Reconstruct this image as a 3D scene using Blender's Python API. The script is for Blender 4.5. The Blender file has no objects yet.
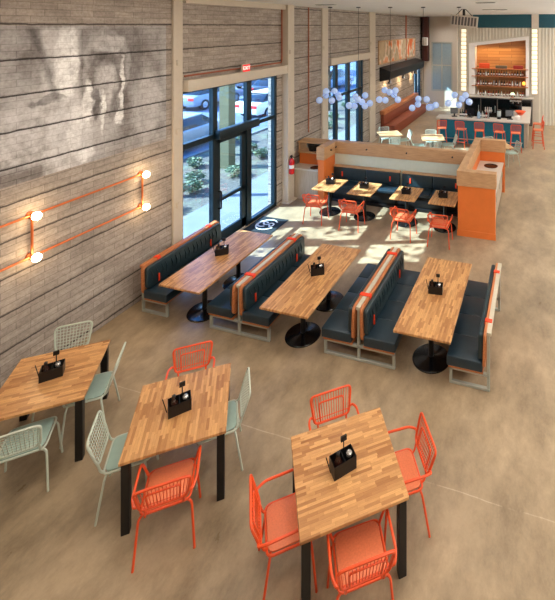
import bpy, math, random
from mathutils import Vector, Matrix
random.seed(7)
S = bpy.context.scene
COL = S.collection
PI = math.pi

# ------------------------------------------------------------------ colour / materials
def lin(c):
    out = []
    for v in c[:3]:
        v /= 255.0
        out.append(v / 12.92 if v <= 0.04045 else ((v + 0.055) / 1.055) ** 2.4)
    return (*out, 1.0)

def new_mat(name):
    m = bpy.data.materials.new(name)
    m.use_nodes = True
    nt = m.node_tree
    return m, nt, nt.nodes['Principled BSDF']

def ramp(nt, fac, c0, c1, p0=0.3, p1=0.7):
    r = nt.nodes.new('ShaderNodeValToRGB')
    r.color_ramp.elements[0].position = p0; r.color_ramp.elements[0].color = c0
    r.color_ramp.elements[1].position = p1; r.color_ramp.elements[1].color = c1
    nt.links.new(fac, r.inputs[0])
    return r.outputs[0]

def noise(nt, scale, detail=4.0, rough=0.55, vec=None, coord='Object'):
    n = nt.nodes.new('ShaderNodeTexNoise')
    n.inputs['Scale'].default_value = scale
    n.inputs['Detail'].default_value = detail
    n.inputs['Roughness'].default_value = rough
    if vec is None:
        tc = nt.nodes.new('ShaderNodeTexCoord'); vec = tc.outputs[coord]
    nt.links.new(vec, n.inputs['Vector'])
    return n.outputs['Fac']

def mapping(nt, scale=(1, 1, 1), rot=(0, 0, 0), loc=(0, 0, 0), vec=None):
    mp = nt.nodes.new('ShaderNodeMapping')
    mp.inputs['Scale'].default_value = scale
    mp.inputs['Rotation'].default_value = rot
    mp.inputs['Location'].default_value = loc
    if vec is None:
        tc = nt.nodes.new('ShaderNodeTexCoord'); vec = tc.outputs['Object']
    nt.links.new(vec, mp.inputs['Vector'])
    return mp.outputs['Vector']

def mix(nt, a, b, fac, mode='MIX'):
    n = nt.nodes.new('ShaderNodeMix'); n.data_type = 'RGBA'; n.blend_type = mode
    for i, v in ((0, fac), (6, a), (7, b)):
        if hasattr(v, 'is_linked'):
            nt.links.new(v, n.inputs[i])
        else:
            n.inputs[i].default_value = v
    return n.outputs[2]

def math_(nt, op, a, b=0.0, c=None):
    n = nt.nodes.new('ShaderNodeMath'); n.operation = op
    for i, v in enumerate((a, b) if c is None else (a, b, c)):
        if hasattr(v, 'is_linked'):
            nt.links.new(v, n.inputs[i])
        else:
            n.inputs[i].default_value = v
    return n.outputs[0]

def bump(nt, h, bsdf, strength=0.3, dist=0.01):
    b = nt.nodes.new('ShaderNodeBump')
    b.inputs['Strength'].default_value = strength; b.inputs['Distance'].default_value = dist
    nt.links.new(h, b.inputs['Height']); nt.links.new(b.outputs[0], bsdf.inputs['Normal'])

def plain(name, rgb, rough=0.5, metal=0.0, var=0.06, scale=12.0, spec=0.5):
    m, nt, b = new_mat(name)
    c = lin(rgb)
    f = noise(nt, scale)
    lo = tuple(v * (1 - var) for v in c[:3]) + (1,)
    hi = tuple(min(1, v * (1 + var)) for v in c[:3]) + (1,)
    nt.links.new(ramp(nt, f, lo, hi), b.inputs['Base Color'])
    b.inputs['Roughness'].default_value = rough
    b.inputs['Metallic'].default_value = metal
    b.inputs['Specular IOR Level'].default_value = spec
    return m

def glow(name, rgb, strength, base=None):
    m, nt, b = new_mat(name)
    b.inputs['Base Color'].default_value = lin(base or rgb)
    b.inputs['Emission Color'].default_value = lin(rgb)
    b.inputs['Emission Strength'].default_value = strength
    return m

def glass_mat(name, tint=(235, 245, 248), refl=0.06):
    m = bpy.data.materials.new(name); m.use_nodes = True
    nt = m.node_tree; nt.nodes.clear()
    o = nt.nodes.new('ShaderNodeOutputMaterial')
    t = nt.nodes.new('ShaderNodeBsdfTransparent'); t.inputs[0].default_value = lin(tint)
    g = nt.nodes.new('ShaderNodeBsdfGlossy'); g.inputs['Roughness'].default_value = 0.02
    mx = nt.nodes.new('ShaderNodeMixShader'); mx.inputs[0].default_value = refl
    nt.links.new(t.outputs[0], mx.inputs[1]); nt.links.new(g.outputs[0], mx.inputs[2])
    nt.links.new(mx.outputs[0], o.inputs[0])
    return m

def butcher(name, axis, c1=(216, 166, 110), c2=(156, 104, 62)):
    m, nt, b = new_mat(name)
    tc = nt.nodes.new('ShaderNodeTexCoord')
    oi = nt.nodes.new('ShaderNodeObjectInfo')
    vm = nt.nodes.new('ShaderNodeVectorMath'); vm.operation = 'ADD'
    sc = nt.nodes.new('ShaderNodeVectorMath'); sc.operation = 'SCALE'
    cb = nt.nodes.new('ShaderNodeCombineXYZ')
    nt.links.new(oi.outputs['Random'], cb.inputs[0]); nt.links.new(oi.outputs['Random'], cb.inputs[1])
    nt.links.new(cb.outputs[0], sc.inputs[0]); sc.inputs['Scale'].default_value = 7.3
    nt.links.new(tc.outputs['Object'], vm.inputs[0]); nt.links.new(sc.outputs[0], vm.inputs[1])
    v = mapping(nt, rot=(0, 0, 0 if axis == 'X' else PI / 2), vec=vm.outputs[0])
    br = nt.nodes.new('ShaderNodeTexBrick')
    nt.links.new(v, br.inputs['Vector'])
    br.offset = 0.37; br.offset_frequency = 2; br.squash = 0.7; br.squash_frequency = 3
    for k, val in (('Scale', 1.0), ('Mortar Size', 0.0006), ('Mortar Smooth', 0.3), ('Bias', -0.1), ('Brick Width', 0.21), ('Row Height', 0.028)):
        br.inputs[k].default_value = val
    br.inputs['Color1'].default_value = lin(c1); br.inputs['Color2'].default_value = lin(c2)
    br.inputs['Mortar'].default_value = lin((160, 104, 62))
    g = noise(nt, 3.0, 5, 0.6, mapping(nt, scale=(4, 45, 4), vec=v))
    grain = ramp(nt, g, (0.80, 0.74, 0.70, 1), (1.08, 1.06, 1.02, 1), 0.3, 0.72)
    nt.links.new(mix(nt, br.outputs['Color'], grain, 0.85, 'MULTIPLY'), b.inputs['Base Color'])
    b.inputs['Roughness'].default_value = 0.32
    return m

def wood(name, c0, c1, scale=(2, 30, 30), rough=0.5):
    m, nt, b = new_mat(name)
    f = noise(nt, 1.6, 5, 0.6, mapping(nt, scale=scale))
    nt.links.new(ramp(nt, f, lin(c0), lin(c1), 0.3, 0.7), b.inputs['Base Color'])
    b.inputs['Roughness'].default_value = rough
    return m

def brick_core(nt, c1, c2, mortar, seam_z=3.11, seam=0.505):
    """painted block wall seen in the Y-Z plane, with a dark open joint every half metre"""
    tc = nt.nodes.new('ShaderNodeTexCoord')
    sp = nt.nodes.new('ShaderNodeSeparateXYZ'); nt.links.new(tc.outputs['Object'], sp.inputs[0])
    cb = nt.nodes.new('ShaderNodeCombineXYZ')
    nt.links.new(sp.outputs[1], cb.inputs[0]); nt.links.new(sp.outputs[2], cb.inputs[1])
    br = nt.nodes.new('ShaderNodeTexBrick'); nt.links.new(cb.outputs[0], br.inputs['Vector'])
    for k, val in (('Scale', 1.0), ('Mortar Size', 0.006), ('Mortar Smooth', 0.6), ('Bias', 0.0), ('Brick Width', 0.36), ('Row Height', 0.101)):
        br.inputs[k].default_value = val
    br.inputs['Color1'].default_value = lin(c1); br.inputs['Color2'].default_value = lin(c2)
    br.inputs['Mortar'].default_value = lin(mortar)
    st = noise(nt, 1.0, 5, 0.65, mapping(nt, scale=(1, 2.2, 14), vec=tc.outputs['Object']))
    col = mix(nt, br.outputs['Color'], ramp(nt, st, (0.70, 0.68, 0.66, 1), (1.12, 1.11, 1.1, 1), 0.3, 0.7), 0.9, 'MULTIPLY')
    fine = noise(nt, 26, 4, 0.7, tc.outputs['Object'])
    col = mix(nt, col, ramp(nt, fine, (0.72, 0.7, 0.68, 1), (1.12, 1.12, 1.12, 1), 0.32, 0.62), 0.7, 'MULTIPLY')
    wob = noise(nt, 5.0, 3, 0.6, tc.outputs['Object'])
    zz = math_(nt, 'ADD', sp.outputs[2], math_(nt, 'MULTIPLY', math_(nt, 'SUBTRACT', wob, 0.5), 0.03))
    fr = math_(nt, 'FRACT', math_(nt, 'DIVIDE', math_(nt, 'SUBTRACT', zz, seam_z - seam * 20), seam))
    d = math_(nt, 'ABSOLUTE', math_(nt, 'SUBTRACT', fr, 0.5))
    line = math_(nt, 'GREATER_THAN', d, 0.475)
    return tc, sp, br, col, line

def brick_wall(name, c1, c2, mortar, seamcol=(48, 40, 36), seamfac=0.85):
    m, nt, b = new_mat(name)
    tc, sp, br, col, line = brick_core(nt, c1, c2, mortar)
    fac = math_(nt, 'MULTIPLY', line, seamfac)
    nt.links.new(mix(nt, col, lin(seamcol), fac), b.inputs['Base Color'])
    b.inputs['Roughness'].default_value = 0.8
    bump(nt, br.outputs['Fac'], b, 0.25, -0.008)
    return m

M = {}
M['brick'] = brick_wall('painted_brick', (184, 174, 166), (166, 156, 148), (140, 130, 122))
M['beige'] = plain('beige_paint', (206, 194, 178), 0.55, var=0.03)
M['ceiling'] = plain('ceiling_paint', (236, 236, 234), 0.8, var=0.02, scale=2)
M['offwhite'] = plain('off_white_paint', (222, 214, 198), 0.6, var=0.03)
M['white'] = plain('white_paint', (244, 238, 232), 0.5, var=0.02)
M['teal'] = plain('deep_teal', (10, 78, 92), 0.5)
M['barteal'] = plain('bar_teal', (14, 116, 140), 0.5)
M['frame'] = plain('dark_teal_metal', (16, 38, 48), 0.35, 0.3)
M['black'] = plain('black_metal', (22, 22, 24), 0.4, 0.2)
M['blackgloss'] = plain('black_gloss', (14, 14, 16), 0.18)
M['orange'] = plain('orange_powdercoat', (232, 84, 38), 0.38, var=0.05)
M['orangemesh'] = plain('orange_mesh', (228, 124, 82), 0.5, var=0.08, scale=60)
M['sage'] = plain('sage_powdercoat', (194, 202, 188), 0.42, var=0.04)
M['sageseat'] = plain('sage_seat', (158, 182, 172), 0.5, var=0.05)
M['orangewall'] = plain('orange_panel', (226, 120, 52), 0.5, var=0.04, scale=5)
M['steel'] = plain('pale_steel', (176, 180, 172), 0.4, 0.3)
M['railpaint'] = plain('pale_rail', (200, 190, 170), 0.45)
M['navy'] = plain('dark_vinyl', (34, 52, 64), 0.33, var=0.15, scale=8)
M['navyback'] = plain('dark_vinyl_back', (34, 50, 56), 0.36, var=0.15, scale=8)
M['copperwood'] = wood('copper_wood', (164, 92, 52), (206, 134, 84), scale=(30, 2, 30))
M['oak'] = wood('oak_cap', (180, 138, 98), (208, 166, 124), scale=(2, 2, 26))
M['oakside'] = wood('oak_trim', (178, 136, 96), (206, 164, 122), scale=(3, 3, 26))
M['strap'] = plain('orange_strap', (240, 66, 24), 0.6)
M['copper'] = plain('copper_pipe', (206, 112, 62), 0.35, 0.5)
M['copperdull'] = plain('rust_pipe', (176, 98, 68), 0.5, 0.2)
M['pale'] = plain('pale_panel', (206, 214, 200), 0.6, var=0.03)
M['stone'] = plain('pale_stone', (206, 198, 186), 0.3, var=0.08, scale=30)
M['greige'] = wood('greige_laminate', (170, 154, 136), (190, 174, 154), scale=(20, 20, 2))
M['taupe'] = plain('taupe_front', (98, 90, 86), 0.4)
M['red'] = plain('red_paint', (206, 22, 26), 0.3)
M['mat'] = plain('door_mat_pile', (20, 34, 42), 0.95, var=0.2, scale=90)
M['bulb'] = glow('lit_bulb', (255, 220, 168), 45)
M['lamp'] = glow('lit_square', (255, 240, 206), .95)
M['globe'] = glow('blue_white_globe', (140, 185, 255), 0.28, (196, 214, 246))
M['globe'].node_tree.nodes['Principled BSDF'].inputs['Roughness'].default_value = 0.12
M['glass'] = glass_mat('window_glass', (214, 232, 242))
M['exit'] = glow('exit_red', (255, 50, 50), 0.5, (225, 40, 40))
M['exitwhite'] = glow('exit_letters', (255, 235, 225), 1.2)
M['silver'] = plain('silver_cap', (205, 205, 205), 0.25, 0.8)
M['sauce'] = plain('dark_sauce', (46, 24, 18), 0.2)
M['terracotta'] = plain('terracotta', (140, 70, 46), 0.6)
M['oxblood'] = plain('oxblood_wood', (84, 40, 30), 0.6)
M['asphalt'] = plain('asphalt', (90, 104, 126), 0.9, var=0.12, scale=3)
M['concrete_out'] = plain('pale_concrete', (108, 114, 120), 0.85, var=0.06, scale=2)
M['tyre'] = plain('tyre', (20, 20, 22), 0.8)
M['carglass'] = plain('car_glass', (22, 32, 42), 0.06)
M['bark'] = plain('bark', (96, 80, 62), 0.9)
M['leaf'] = plain('leaf', (86, 124, 62), 0.6, var=0.4, scale=3)
M['leafpale'] = plain('leaf_pale', (92, 112, 82), 0.6, var=0.3, scale=9)
M['pillar'] = plain('olive_stucco', (98, 96, 70), 0.9, var=0.08)
TOPX, TOPY = butcher('butcher_block_across', 'X'), butcher('butcher_block_along', 'Y')

# floor: mottled tan polished concrete
def floor_mat():
    m, nt, b = new_mat('polished_concrete')
    n1 = noise(nt, 0.7, 6, 0.65); n2 = noise(nt, 2.2, 8, 0.72, mapping(nt, scale=(1, .55, 1), rot=(0, 0, .6))); n3 = noise(nt, 40, 3, 0.6)
    c = ramp(nt, n1, lin((146, 127, 102)), lin((178, 156, 127)), 0.32, 0.68)
    c = mix(nt, c, ramp(nt, n2, (0.58, 0.57, 0.56, 1), (1.14, 1.14, 1.14, 1), 0.34, 0.60), 0.85, 'MULTIPLY')
    c = mix(nt, c, ramp(nt, n3, (0.9, 0.9, 0.9, 1), (1.05, 1.05, 1.05, 1)), 0.5, 'MULTIPLY')
    tc = nt.nodes.new('ShaderNodeTexCoord'); sp = nt.nodes.new('ShaderNodeSeparateXYZ')
    nt.links.new(tc.outputs['Object'], sp.inputs[0])
    w = noise(nt, 1.5, 3, 0.5)
    yy = math_(nt, 'ADD', sp.outputs[1], math_(nt, 'MULTIPLY', math_(nt, 'SUBTRACT', w, 0.5), 0.05))
    l1 = math_(nt, 'LESS_THAN', math_(nt, 'ABSOLUTE', math_(nt, 'SUBTRACT', yy, 4.55)), 0.006)
    c = mix(nt, c, lin((206, 188, 164)), math_(nt, 'MULTIPLY', math_(nt, 'MULTIPLY', l1, ramp(nt, n2, (0, 0, 0, 1), (1, 1, 1, 1), .4, .55)), 0.45))
    nt.links.new(c, b.inputs['Base Color'])
    nt.links.new(ramp(nt, n2, (0.26,) * 3 + (1,), (0.46,) * 3 + (1,)), b.inputs['Roughness'])
    b.inputs['Specular IOR Level'].default_value = 0.5
    return m
M['floor'] = floor_mat()

def mural_mat():
    """whitewashed photographic wall painting: soft pale and dark shapes over the brick courses"""
    m, nt, b = new_mat('faded_mural_paint')
    tc, sp, br, col, line = brick_core(nt, (146, 140, 139), (126, 121, 120), (106, 100, 99))
    warp = noise(nt, 2.6, 4, 0.6, tc.outputs['Object'])
    Y = math_(nt, 'ADD', sp.outputs[1], math_(nt, 'MULTIPLY', math_(nt, 'SUBTRACT', warp, 0.5), 0.35))
    Zc = math_(nt, 'ADD', sp.outputs[2], math_(nt, 'MULTIPLY', math_(nt, 'SUBTRACT', noise(nt, 3.3, 3, 0.6, tc.outputs['Object']), 0.5), 0.35))
    def ell(cy, cz, ry, rz, soft=0.35):
        dy = math_(nt, 'DIVIDE', math_(nt, 'SUBTRACT', Y, cy), ry)
        dz = math_(nt, 'DIVIDE', math_(nt, 'SUBTRACT', Zc, cz), rz)
        d = math_(nt, 'ADD', math_(nt, 'MULTIPLY', dy, dy), math_(nt, 'MULTIPLY', dz, dz))
        n = nt.nodes.new('ShaderNodeMapRange'); n.clamp = True
        nt.links.new(d, n.inputs[0])
        n.inputs[1].default_value = 1 + soft; n.inputs[2].default_value = 1 - soft
        return n.outputs[0]
    white = lin((250, 250, 250)); pale = lin((218, 216, 217)); dark = lin((80, 73, 73))
    fx = noise(nt, 7, 5, 0.7, tc.outputs['Object'])
    patch = ramp(nt, fx, (0.35,) * 3 + (1,), (1, 1, 1, 1), 0.34, 0.58)
    def put_(c, tone, mask, k):
        return mix(nt, c, tone, math_(nt, 'MULTIPLY', math_(nt, 'MULTIPLY', mask, patch), k))
    def lay(c, tone, cy, cz, ry, rz, k, soft=0.35):
        return put_(c, tone, ell(cy, cz, ry, rz, soft), k)
    def ring(c, tone, cy, cz, ry, rz, t, k):
        return put_(c, tone, math_(nt, 'SUBTRACT', ell(cy, cz, ry, rz, .2), ell(cy, cz, ry - t, rz - t, .25)), k)
    def slab(c, tone, y0, y1, z0, z1, k, slope=0.0, soft=0.03):
        yy = math_(nt, 'ADD', sp.outputs[1], math_(nt, 'MULTIPLY', math_(nt, 'SUBTRACT', sp.outputs[2], z1), slope))
        m_ = None
        for src, lo, hi in ((yy, y0, y1), (sp.outputs[2], z0, z1)):
            for v0, v1 in ((lo - soft, lo + soft), (hi + soft, hi - soft)):
                n = nt.nodes.new('ShaderNodeMapRange'); n.clamp = True; nt.links.new(src, n.inputs[0])
                n.inputs[1].default_value = v0; n.inputs[2].default_value = v1
                m_ = n.outputs[0] if m_ is None else math_(nt, 'MULTIPLY', m_, n.outputs[0])
        return put_(c, tone, m_, k)
    big = noise(nt, 1.1, 5, 0.65, tc.outputs['Object'])
    c = mix(nt, col, pale, math_(nt, 'MULTIPLY', ramp(nt, big, (0, 0, 0, 1), (1, 1, 1, 1), 0.36, 0.60), 0.6))
    c = lay(c, pale, 4.2, 3.5, 0.9, 0.45, 0.8)
    c = slab(c, pale, 4.46, 5.0, 3.9, 5.06, 0.75)
    c = slab(c, dark, 5.01, 6.1, 3.6, 5.06, 0.5, 0.0, 0.05)
    c = slab(c, dark, 4.26, 4.38, 3.95, 5.08, 0.75, 0.34, 0.04)
    c = lay(c, white, 4.78, 4.5, 0.17, 0.58, 0.9, 0.25)
    c = lay(c, dark, 4.55, 4.0, 0.28, 0.06, 0.6)
    c = lay(c, pale, 4.85, 3.3, 0.36, 0.65, 0.95)
    c = lay(c, white, 4.95, 3.45, 0.12, 0.4, 0.6)
    c = ring(c, pale, 5.45, 4.35, 0.42, 0.66, 0.05, 0.8)
    c = lay(c, pale, 5.5, 4.78, 0.28, 0.16, 0.7)
    c = lay(c, dark, 5.4, 4.5, 0.22, 0.12, 0.5)
    c = lay(c, pale, 5.42, 4.12, 0.19, 0.36, 0.85)
    c = lay(c, white, 5.12, 3.8, 0.08, 0.4, 0.95)
    c = lay(c, white, 5.38, 3.62, 0.04, 0.34, 0.95)
    c = lay(c, white, 5.72, 4.1, 0.045, 0.5, 0.9)
    c = lay(c, white, 5.68, 3.5, 0.07, 0.14, 0.95)
    c = lay(c, dark, 5.27, 3.78, 0.05, 0.3, 0.75)
    c = lay(c, dark, 5.55, 3.7, 0.06, 0.3, 0.5)
    c = lay(c, white, 5.1, 3.02, 0.14, 0.1, 0.8)
    c = lay(c, pale, 6.2, 3.6, 0.35, 0.6, 0.6)
    c = mix(nt, c, ramp(nt, br.outputs['Fac'], (1, 1, 1, 1), (.74, .73, .72, 1), 0.0, 1.0), 0.8, 'MULTIPLY')
    c = mix(nt, c, ramp(nt, noise(nt, 24, 4, .7, tc.outputs['Object']), (.72, .7, .69, 1), (1.06, 1.06, 1.06, 1), .34, .6), 0.6, 'MULTIPLY')
    c = mix(nt, c, lin((34, 28, 26)), math_(nt, 'MULTIPLY', line, 0.92))
    nt.links.new(c, b.inputs['Base Color']); b.inputs['Roughness'].default_value = 0.8
    bump(nt, br.outputs['Fac'], b, 0.25, -0.008)
    return m
M['mural'] = mural_mat()

def art_mat():
    m, nt, b = new_mat('abstract_orange_canvas')
    tc = nt.nodes.new('ShaderNodeTexCoord')
    f = noise(nt, 1.0, 3, 0.6, mapping(nt, scale=(1, 1.3, 0.8), vec=tc.outputs['Object']))
    r = nt.nodes.new('ShaderNodeValToRGB'); e = r.color_ramp.elements
    e[0].position = 0.36; e[0].color = lin((232, 102, 38)); e[1].position = 0.64; e[1].color = lin((196, 170, 136))
    for p, c in ((0.44, (226, 132, 70)), (0.5, (232, 214, 188)), (0.56, (176, 150, 118))):
        k = r.color_ramp.elements.new(p); k.color = lin(c)
    nt.links.new(f, r.inputs[0]); nt.links.new(r.outputs[0], b.inputs['Base Color'])
    b.inputs['Roughness'].default_value = 0.7
    return m
M['art'] = art_mat()

def plank_mat(name, c1, c2):
    m, nt, b = new_mat(name)
    tc = nt.nodes.new('ShaderNodeTexCoord'); sp = nt.nodes.new('ShaderNodeSeparateXYZ')
    nt.links.new(tc.outputs['Object'], sp.inputs[0])
    cb = nt.nodes.new('ShaderNodeCombineXYZ')
    nt.links.new(sp.outputs[0], cb.inputs[0]); nt.links.new(sp.outputs[2], cb.inputs[1])
    br = nt.nodes.new('ShaderNodeTexBrick'); nt.links.new(cb.outputs[0], br.inputs['Vector'])
    for k, val in (('Scale', 1.0), ('Mortar Size', 0.006), ('Brick Width', 1.3), ('Row Height', 0.17), ('Bias', 0.0)):
        br.inputs[k].default_value = val
    br.inputs['Color1'].default_value = lin(c1); br.inputs['Color2'].default_value = lin(c2)
    br.inputs['Mortar'].default_value = lin((112, 66, 30))
    nt.links.new(br.outputs['Color'], b.inputs['Base Color']); b.inputs['Roughness'].default_value = 0.5
    return m
M['plank'] = plank_mat('amber_planks', (200, 146, 88), (172, 116, 64))

def gravel_mat():
    m, nt, b = new_mat('gravel_bed')
    f = noise(nt, 9, 6, 0.75); g = noise(nt, 0.8, 3, 0.6)
    c = ramp(nt, f, lin((56, 53, 48)), lin((108, 104, 96)), 0.35, 0.65)
    c = mix(nt, c, lin((120, 132, 100)), math_(nt, 'MULTIPLY', ramp(nt, g, (0, 0, 0, 1), (1, 1, 1, 1), 0.5, 0.66), 0.5))
    nt.links.new(c, b.inputs['Base Color']); b.inputs['Roughness'].default_value = 0.95
    return m
M['gravel'] = gravel_mat()

# ------------------------------------------------------------------ mesh builder
def fillet(pts, r, seg=4, closed=False):
    P = [Vector(p) for p in pts]; n = len(P); out = []
    for i in range(n):
        if not closed and i in (0, n - 1):
            out.append(P[i]); continue
        a, b, c = P[i - 1], P[i], P[(i + 1) % n]
        d1, d2 = (a - b), (c - b)
        rr = min(r, d1.length * 0.45, d2.length * 0.45)
        p1, p2 = b + d1.normalized() * rr, b + d2.normalized() * rr
        for k in range(seg + 1):
            t = k / seg
            out.append(p1 * (1 - t) ** 2 + b * 2 * t * (1 - t) + p2 * t * t)
    return out

class MB:
    def __init__(s):
        s.v, s.f = [], []
    def add(s, vs, fs, mx=None):
        o = len(s.v)
        s.v += [tuple(mx @ Vector(q)) if mx else tuple(q) for q in vs]
        s.f += [tuple(o + i for i in q) for q in fs]
        return s
    def box(s, x0, x1, y0, y1, z0, z1, mx=None):
        vs = [(x0, y0, z0), (x1, y0, z0), (x1, y1, z0), (x0, y1, z0), (x0, y0, z1), (x1, y0, z1), (x1, y1, z1), (x0, y1, z1)]
        return s.add(vs, [(0, 3, 2, 1), (4, 5, 6, 7), (0, 1, 5, 4), (1, 2, 6, 5), (2, 3, 7, 6), (3, 0, 4, 7)], mx)
    def prism(s, poly, axis, a, b, mx=None):
        """poly: 2-D outline (counter-clockwise) in the plane across `axis`, extruded from a to b"""
        n = len(poly)
        def pt(p, t):
            return {'X': (t, p[0], p[1]), 'Y': (p[0], t, p[1]), 'Z': (p[0], p[1], t)}[axis]
        vs = [pt(p, a) for p in poly] + [pt(p, b) for p in poly]
        fs = [tuple(range(n))[::-1], tuple(range(n, 2 * n))] + [(i, (i + 1) % n, n + (i + 1) % n, n + i) for i in range(n)]
        return s.add(vs, fs, mx)
    def tube(s, pts, r, n=8, closed=False, mx=None):
        P = [Vector(p) for p in pts]
        P = [p for i, p in enumerate(P) if i == 0 or (p - P[i - 1]).length > 1e-6]
        if closed and (P[0] - P[-1]).length < 1e-6: P.pop()
        m = len(P); vs = []; up = None
        for i in range(m):
            a = P[i - 1] if (i > 0 or closed) else P[i]
            c = P[(i + 1) % m] if (i < m - 1 or closed) else P[i]
            t = (c - a).normalized()
            if up is None:
                up = Vector((0, 0, 1)) if abs(t.z) < 0.9 else Vector((1, 0, 0))
            up = up - t * up.dot(t)
            if up.length < 1e-4: up = t.orthogonal()
            up.normalize(); sd = t.cross(up)
            rr = r[i] if isinstance(r, (list, tuple)) else r
            for k in range(n):
                q = 2 * PI * k / n
                vs.append(P[i] + (up * math.cos(q) + sd * math.sin(q)) * rr)
        fs = []
        for i in range(m if closed else m - 1):
            j = (i + 1) % m
            for k in range(n):
                l = (k + 1) % n
                fs.append((i * n + k, i * n + l, j * n + l, j * n + k))
        if not closed:
            fs.append(tuple(range(n))[::-1]); fs.append(tuple((m - 1) * n + k for k in range(n)))
        return s.add(vs, fs, mx)
    def lathe(s, prof, n=24, c=(0, 0, 0), mx=None):
        """prof: (radius, height) from bottom to top"""
        vs = []; fs = []
        for r, z in prof:
            for k in range(n):
                q = 2 * PI * k / n
                vs.append((c[0] + r * math.cos(q), c[1] + r * math.sin(q), c[2] + z))
        for i in range(len(prof) - 1):
            for k in range(n):
                l = (k + 1) % n
                fs.append((i * n + k, i * n + l, (i + 1) * n + l, (i + 1) * n + k))
        fs.append(tuple(range(n))[::-1]); fs.append(tuple((len(prof) - 1) * n + k for k in range(n)))
        return s.add(vs, fs, mx)
    def ball(s, c, r, n=14, m=8, sz=1.0):
        prof = [(max(1e-4, r * math.sin(PI * i / m)), -r * sz * math.cos(PI * i / m)) for i in range(m + 1)]
        return s.lathe(prof, n, c)
    def build(s, name, mat, parent=None, bevel=0.0, seg=2, smooth=35):
        me = bpy.data.meshes.new(name)
        me.from_pydata(s.v, [], s.f); me.update()
        me.materials.append(mat)
        if bevel:
            import bmesh
            bm = bmesh.new(); bm.from_mesh(me)
            ed = [e for e in bm.edges if len(e.link_faces) == 2 and e.calc_face_angle(0) > 0.6]
            bmesh.ops.bevel(bm, geom=ed, offset=bevel, segments=seg, affect='EDGES', profile=0.5, clamp_overlap=True)
            bm.to_mesh(me); bm.free()
        if smooth:
            for p in me.polygons: p.use_smooth = True
            me.set_sharp_from_angle(angle=math.radians(smooth))
        o = bpy.data.objects.new(name, me); COL.objects.link(o)
        if parent: o.parent = parent
        return o

def tag(o, label, cat, group=None, kind=None):
    o['label'] = label; o['category'] = cat
    if group: o['group'] = group
    if kind: o['kind'] = kind
    return o
def thing(name, label, cat, loc=(0, 0, 0), rz=0.0, group=None):
    o = bpy.data.objects.new(name, None); COL.objects.link(o)
    o.location = loc; o.rotation_euler = (0, 0, rz); o.empty_display_size = 0.1
    return tag(o, label, cat, group)
def kids(o):
    return [c for c in bpy.data.objects if c.parent == o]
def struct(o):
    o['kind'] = 'structure'; return o
def dup(root, loc, rz, label, group=None):
    r = root.copy(); COL.objects.link(r); r.location = loc; r.rotation_euler = (0, 0, rz); r['label'] = label
    if group: r['group'] = group
    for ch in kids(root):
        c = ch.copy(); COL.objects.link(c); c.parent = r
        for g in kids(ch):
            d = g.copy(); COL.objects.link(d); d.parent = c
    return r

# ------------------------------------------------------------------ camera (level lens with vertical and horizontal shift)
cam_d = bpy.data.cameras.new('camera'); cam = bpy.data.objects.new('camera', cam_d); COL.objects.link(cam)
cam.location = (0, 0, 5.10)
cam.rotation_euler = (PI / 2, 0, math.radians(16.19))
cam_d.sensor_fit = 'HORIZONTAL'; cam_d.sensor_width = 36.0
cam_d.lens = 420.13 / 555 * 36.0
cam_d.shift_x = -(415.6 - 277.5) / 555.0
cam_d.shift_y = -(300 - 26.26) / 555.0
cam_d.clip_end = 300
S.camera = cam

# ------------------------------------------------------------------ room shell
WX = -7.1          # inner face of the left wall
CZ = 5.72          # ceiling
struct(MB().box(-7.4, 7.0, -4.0, 26.2, -0.12, 0.0).build('floor', M['floor'], smooth=0))
struct(MB().box(-7.4, 7.0, -4.0, 26.2, CZ, CZ + 0.12).build('ceiling', M['ceiling'], smooth=0))
w = MB()
w.box(-7.4, WX, -4.0, 7.02, 0, CZ).box(-7.4, WX, 7.02, 10.36, 3.78, CZ).box(-7.4, WX, 10.36, 13.36, 0, CZ)
w.box(-7.4, WX, 13.36, 16.5, 3.78, CZ).box(-7.4, WX, 16.5, 24.1, 0, CZ).box(-7.4, WX, 24.1, 25.6, 2.75, CZ)
w.box(-7.4, WX, 24.1, 25.6, 0, 0.5).box(-7.4, WX, 25.6, 26.2, 0, CZ)
struct(w.build('wall_left', M['brick'], smooth=0))
struct(MB().box(6.8, 7.0, -4, 22.7, 0, CZ).build('wall_right', M['offwhite'], smooth=0))
struct(MB().box(-7.4, 7.0, -4.2, -4.0, 0, CZ).build('wall_front', M['offwhite'], smooth=0))
wb = MB()
wb.box(WX, -4.15, 26.0, 26.2, 0, 1.0).box(WX, -6.5, 26.0, 26.2, 1.0, 4.1).box(-5.15, -4.15, 26.0, 26.2, 1.0, 4.1).box(WX, -4.15, 26.0, 26.2, 4.1, CZ)
wb.box(-4.25, -4.15, 23.5, 26.0, 0, CZ)
struct(wb.build('wall_back', M['beige'], smooth=0))

# bar wall with vertical ribs around the slanted bottle niche
BY = 22.7
FL, FR, FB, FTL, FTR = -3.55, -0.42, 1.44, 4.18, 4.58
wr = MB()
wr.box(-4.25, FL, BY, BY + 0.8, 0, CZ).box(FR, 7.0, BY, BY + 0.8, 0, CZ).box(FL, FR, BY, BY + 0.8, 0, FB)
wr.prism([(FL, FTL), (FR, FTR), (FR, CZ), (FL, CZ)], 'Y', BY, BY + 0.8)
x = -4.22
while x < 6.9:
    z0 = 0.0
    if FL - 0.06 < x < FR + 0.02:
        z0 = FTL + (x + 0.05 - FL) / (FR - FL) * (FTR - FTL) + 0.06
    if not (-4.03 < x + 0.045 < -3.66 or -0.36 < x + 0.045 < 0.07):
        wr.prism([(x, BY), (x + 0.10, BY), (x + 0.075, BY - 0.045), (x + 0.025, BY - 0.045)][::-1], 'Z', z0, 5.0)
    x += 0.17
struct(wr.build('wall_bar', M['offwhite'], smooth=0))
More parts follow.
